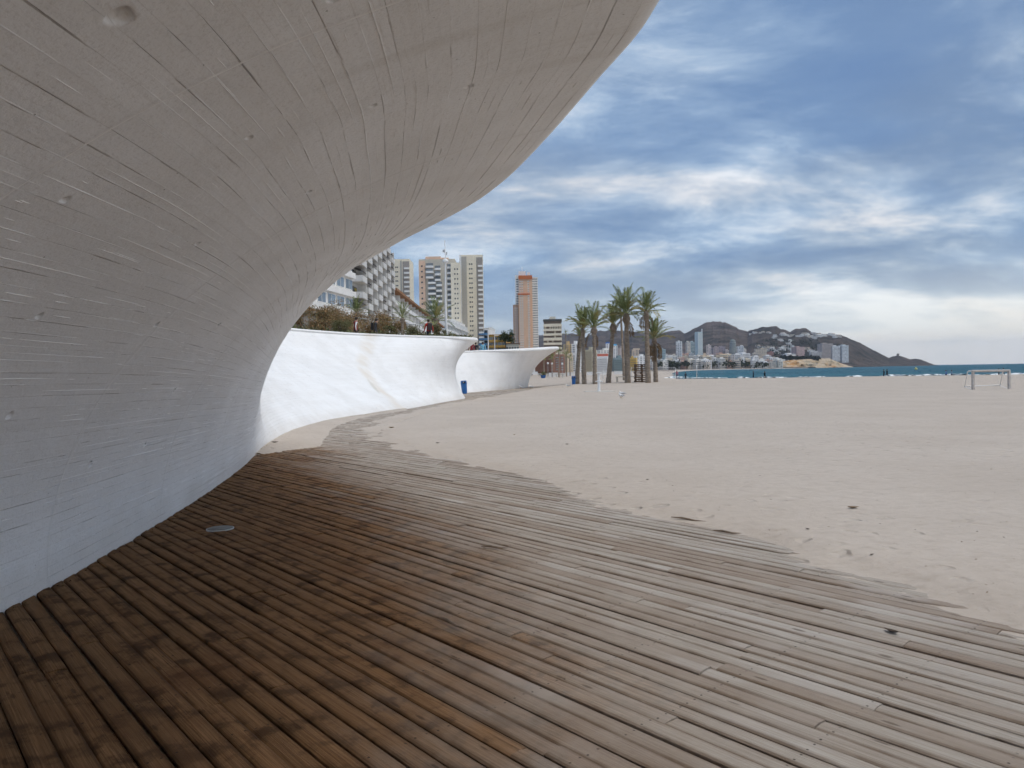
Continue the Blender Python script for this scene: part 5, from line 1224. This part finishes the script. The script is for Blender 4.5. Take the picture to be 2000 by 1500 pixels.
for i, (px, yt, Y, h_) in enumerate([(1062, 697, 170, 0), (1078, 700, 190, 0), (1091, 688, 185, 0), (1106, 694, 200, 0), (1113, 700, 230, 0), (1070, 706, 240, 0)]):
    t_ = at(px, yt, Y); palm((t_[0], t_[1], -.2), t_, .17, 2.0, 18, ['slim palm nearest the far wall tip', 'second slim palm beyond the far wall tip', 'taller slim palm in front of the cream balconied block', 'slim palm left of the tan-sided block', 'slim palm in front of the bright white block', 'short palm in front of the reddish building'][i], group='small palms beyond the far wall', seed=50 + i, spread=(5, 105), bulge=1.)
t_ = at(1105, 650, 330); palm((t_[0], t_[1], 0), t_, .22, 2.2, 20, 'very tall thin palm standing above the buildings right of the banded block', group='small palms beyond the far wall', seed=60, spread=(5, 120), bulge=1.)
for i, (px, yt) in enumerate([(1070, 711), (1078, 711.5), (1098, 712)]):
    t_ = at(px, yt, 160); e = empty('globe_lamp', (t_[0], t_[1], 0), 0, ['globe lamp nearest the far wall tip', 'second globe lamp from the far wall tip', 'globe lamp farthest from the far wall tip'][i], 'lamp post', 'globe lamps')
    mb = MB(); mb.tube([(0, 0, -.1), (0, 0, t_[2])], [.06, .04], 6); mb.build('pole', GALV, e); mb = MB(); mb.lathe([(.03, -.22), (.17, -.16), (.25, 0), (.17, .16), (.03, .22)], (0, 0, t_[2] + .15), 12); mb.build('globe', PWHT, e, True)
p = gnd(1093, 737); e = empty('picnic_table', tuple(p), 0, 'pale picnic table between the small palms', 'table'); mb = MB(); mb.box((0, 0, .72), (2.4, .8, .08)); mb.build('table_top', CONB, e)
for q in (-.8, 0, .8):
    mb = MB(); mb.box((q, 0, .33), (.14, .6, .7)); mb.build('leg', CONB, e)
p = gnd(1061, 739); e = empty('planter', tuple(p), 0, 'blue planter tub with green leaves by the small palms', 'planter'); mb = MB(); mb.lathe([(.42, 0), (.5, .15), (.62, .7), (.64, .75)], n=12); mb.build('tub', BINB, e)
P = nrg.normal(size=(160, 3)) * np.array([.35, .3, .25]) + np.array([0, 0, 1.0]); leafy('leaves', P, .3, [gm[0], gm[1]], e)
# buoy
p = at(1789, 721.5, 420); e = empty('buoy', (p[0], p[1], SEA_Z), 0, 'pale yellow buoy floating offshore', 'buoy'); by = mat('buoy_yellow', (.70, .62, .25), .5)
mb = MB(); mb.lathe([(.5, -.2), (.75, .3), (.7, .9), (.2, 1.3)], n=12); mb.build('float', by, e, True); mb = MB(); mb.tube([(0, 0, 1.2), (0, 0, 2.)], .08, 6); mb.build('pole', by, e)
# watch tower on the last hill of the headland
p = hill_pt(1754.5, 695); e = empty('watch_tower', (p[0], p[1], p[2]), 0, 'ruined watch tower on the last low summit of the headland', 'tower'); mb = MB(); mb.lathe([(6, -3), (5.4, 7), (5.2, 10)], n=10); mb.build('wall', cm(.30, .27, .24), e)

# ------------------------------------------------------------------ small litter near the viewer
disc_p = gnd(430, 1033); e = empty('floor_light', tuple(disc_p), 0, 'oval grey metal cover plate set in the brown planks', 'cover plate')
mb = MB(); mb.lathe([(.135, .0), (.135, .008), (.128, .012), (.02, .013)], n=28); mb.build('plate', mat('plate_metal', (.17, .175, .165), .6, .2, 20., metal=.2), e, True)
mb = MB(); mb.lathe([(.142, -.004), (.142, .007), (.136, .009)], n=28); mb.build('rim', GALV, e)
LEAFM = [mat('dead_leaf', (.15, .095, .045), .8, .3, 30.), mat('dead_leaf_b', (.23, .16, .06), .8, .3, 30.), mat('dead_leaf_dark', (.05, .035, .025), .8, .3, 30.)]
def leaf(px, py, L, rz, label, k=0, curl=.25):
    p = gnd(px, py); zs = float(sand_z(np.array([p[0]]), np.array([p[1]]))[0]); z = max(zs, 0.) + .006 if in_poly(np.array(p[0]), np.array(p[1]), DECK) else zs + .006
    mb = MB(); n = 6; rows = []
    for i in range(n + 1):
        t = i / n; w = L * .22 * math.sin(math.pi * min(.98, t + .04)) ** .8; zc = curl * L * (2 * t - 1) ** 2 * .5
        rows += [(L * (t - .5), -w, zc + w * .5), (L * (t - .5), 0, zc), (L * (t - .5), w, zc + w * .6)]
    mb.v = rows
    for i in range(n):
        for q in range(2): mb.f.append((i * 3 + q, (i + 1) * 3 + q, (i + 1) * 3 + q + 1, i * 3 + q + 1)); mb.mi.append(0)
    o = mb.build('dead_leaf', LEAFM[k], None, True); o.location = (p[0], p[1], z); o.rotation_euler = (0, 0, rz); tag(o, label, 'leaf', 'leaves and bits lying about')
for a_ in [(1667, 1003, .13, .1, 'curled tan leaf alone on the open sand', 0), (1005, 853, .09, .8, 'small yellowish leaf on the sand near the deck bend', 1), (1108, 873, .08, .3, 'small dark leaf on the sand above the deck edge', 2), (1703, 1097, .05, .5, 'small black fragment on the sand beside the deck edge', 2), (1577, 1045, .06, 1.9, 'tiny dark fragment standing on the sand above the deck edge', 2), (537, 871, .16, .2, 'dead leaf on the sand heaped against the white wall', 2), (612, 827, .14, .7, 'dead leaf against the foot of the white wall, farther off', 2), (648, 819, .15, 1.2, 'dark scrap at the foot of the white wall', 2), (505, 888, .16, -.6, 'dead leaf where the sand heap meets the planks', 0), (765, 838, .2, .6, 'yellow leaf on the sand just past the deck bend', 1), (855, 870, .1, .6, 'dark scrap on the sand right of the deck bend', 2), (1265, 946, .06, .6, 'dark speck of leaf mid-way along the deck edge', 2), (1740, 1236, .10, 2.0, 'dark curled leaf lying on the grey planks at right', 2)]:
    leaf(*a_)
def splinter(px, py, L, rz, tilt, label):
    p = gnd(px, py); mb = MB(); mb.tube([(-L / 2, 0, 0), (-L * .2, .004, .012), (L * .2, -.003, .010), (L / 2, .002, .02)], [.004, .011, .009, .002], 5); o = mb.build('wood_splinter', WOOD2, None); o.location = (p[0], p[1], .012); o.rotation_euler = (0, tilt, rz); tag(o, label, 'splinter', 'broken bits of plank')
WOOD2 = mat('splinter_wood', (.20, .15, .11), .85, .3, 20.)
splinter(1345, 1018, .42, R(-40), .05, 'broken plank splinter sticking out where the deck edge meets the sand'); splinter(965, 1073, .30, R(-35), 0, 'short splinter lifted on the mid deck'); splinter(880, 1222, .34, R(-52), .03, 'splinter beside a dark split in the lower deck'); splinter(1420, 1043, .30, R(-44), .02, 'second splinter along the deck edge, right of the larger one')
P = []
for i in range(900):                       # windblown scraps along the foot of the wall
    y = nrg.uniform(5, 33); P.append((float(spl(XB, y)) + abs(nrg.normal()) * .05 + .02, y, .004 + (.05 if 16 < y < 33 else 0)))
for i in range(220):
    px, py = nrg.uniform(900, 2000), nrg.uniform(850, 1250); p = gnd(px, py)
    if not in_poly(np.array(p[0]), np.array(p[1]), DECK): P.append((p[0], p[1], float(sand_z(np.array([p[0]]), np.array([p[1]]))[0]) + .002))
tag(leafy('leaf_litter', P, .018, [LEAFM[0], LEAFM[2]], None, .5, 0., None, .15), 'dry crumbs of leaf blown along the wall foot and sand', 'leaf litter', kind='stuff')

# ------------------------------------------------------------------ sea air
mb = MB(); mb.box((2500, 2500, 215), (23000, 23000, 442))
hm_ = bpy.data.materials.new('haze_air'); hm_.use_nodes = True; t = hm_.node_tree; t.nodes.clear(); g = NT(t)
pv_ = g.n('ShaderNodeVolumePrincipled', inp={'Color': (.64, .74, .96, 1), 'Density': .000056, 'Anisotropy': .0})
out = g.n('ShaderNodeOutputMaterial'); t.links.new(pv_.outputs[0], out.inputs['Volume'])
tag(mb.build('haze', hm_), kind='stuff', label='thin blue haze over the far hills', cat='haze')
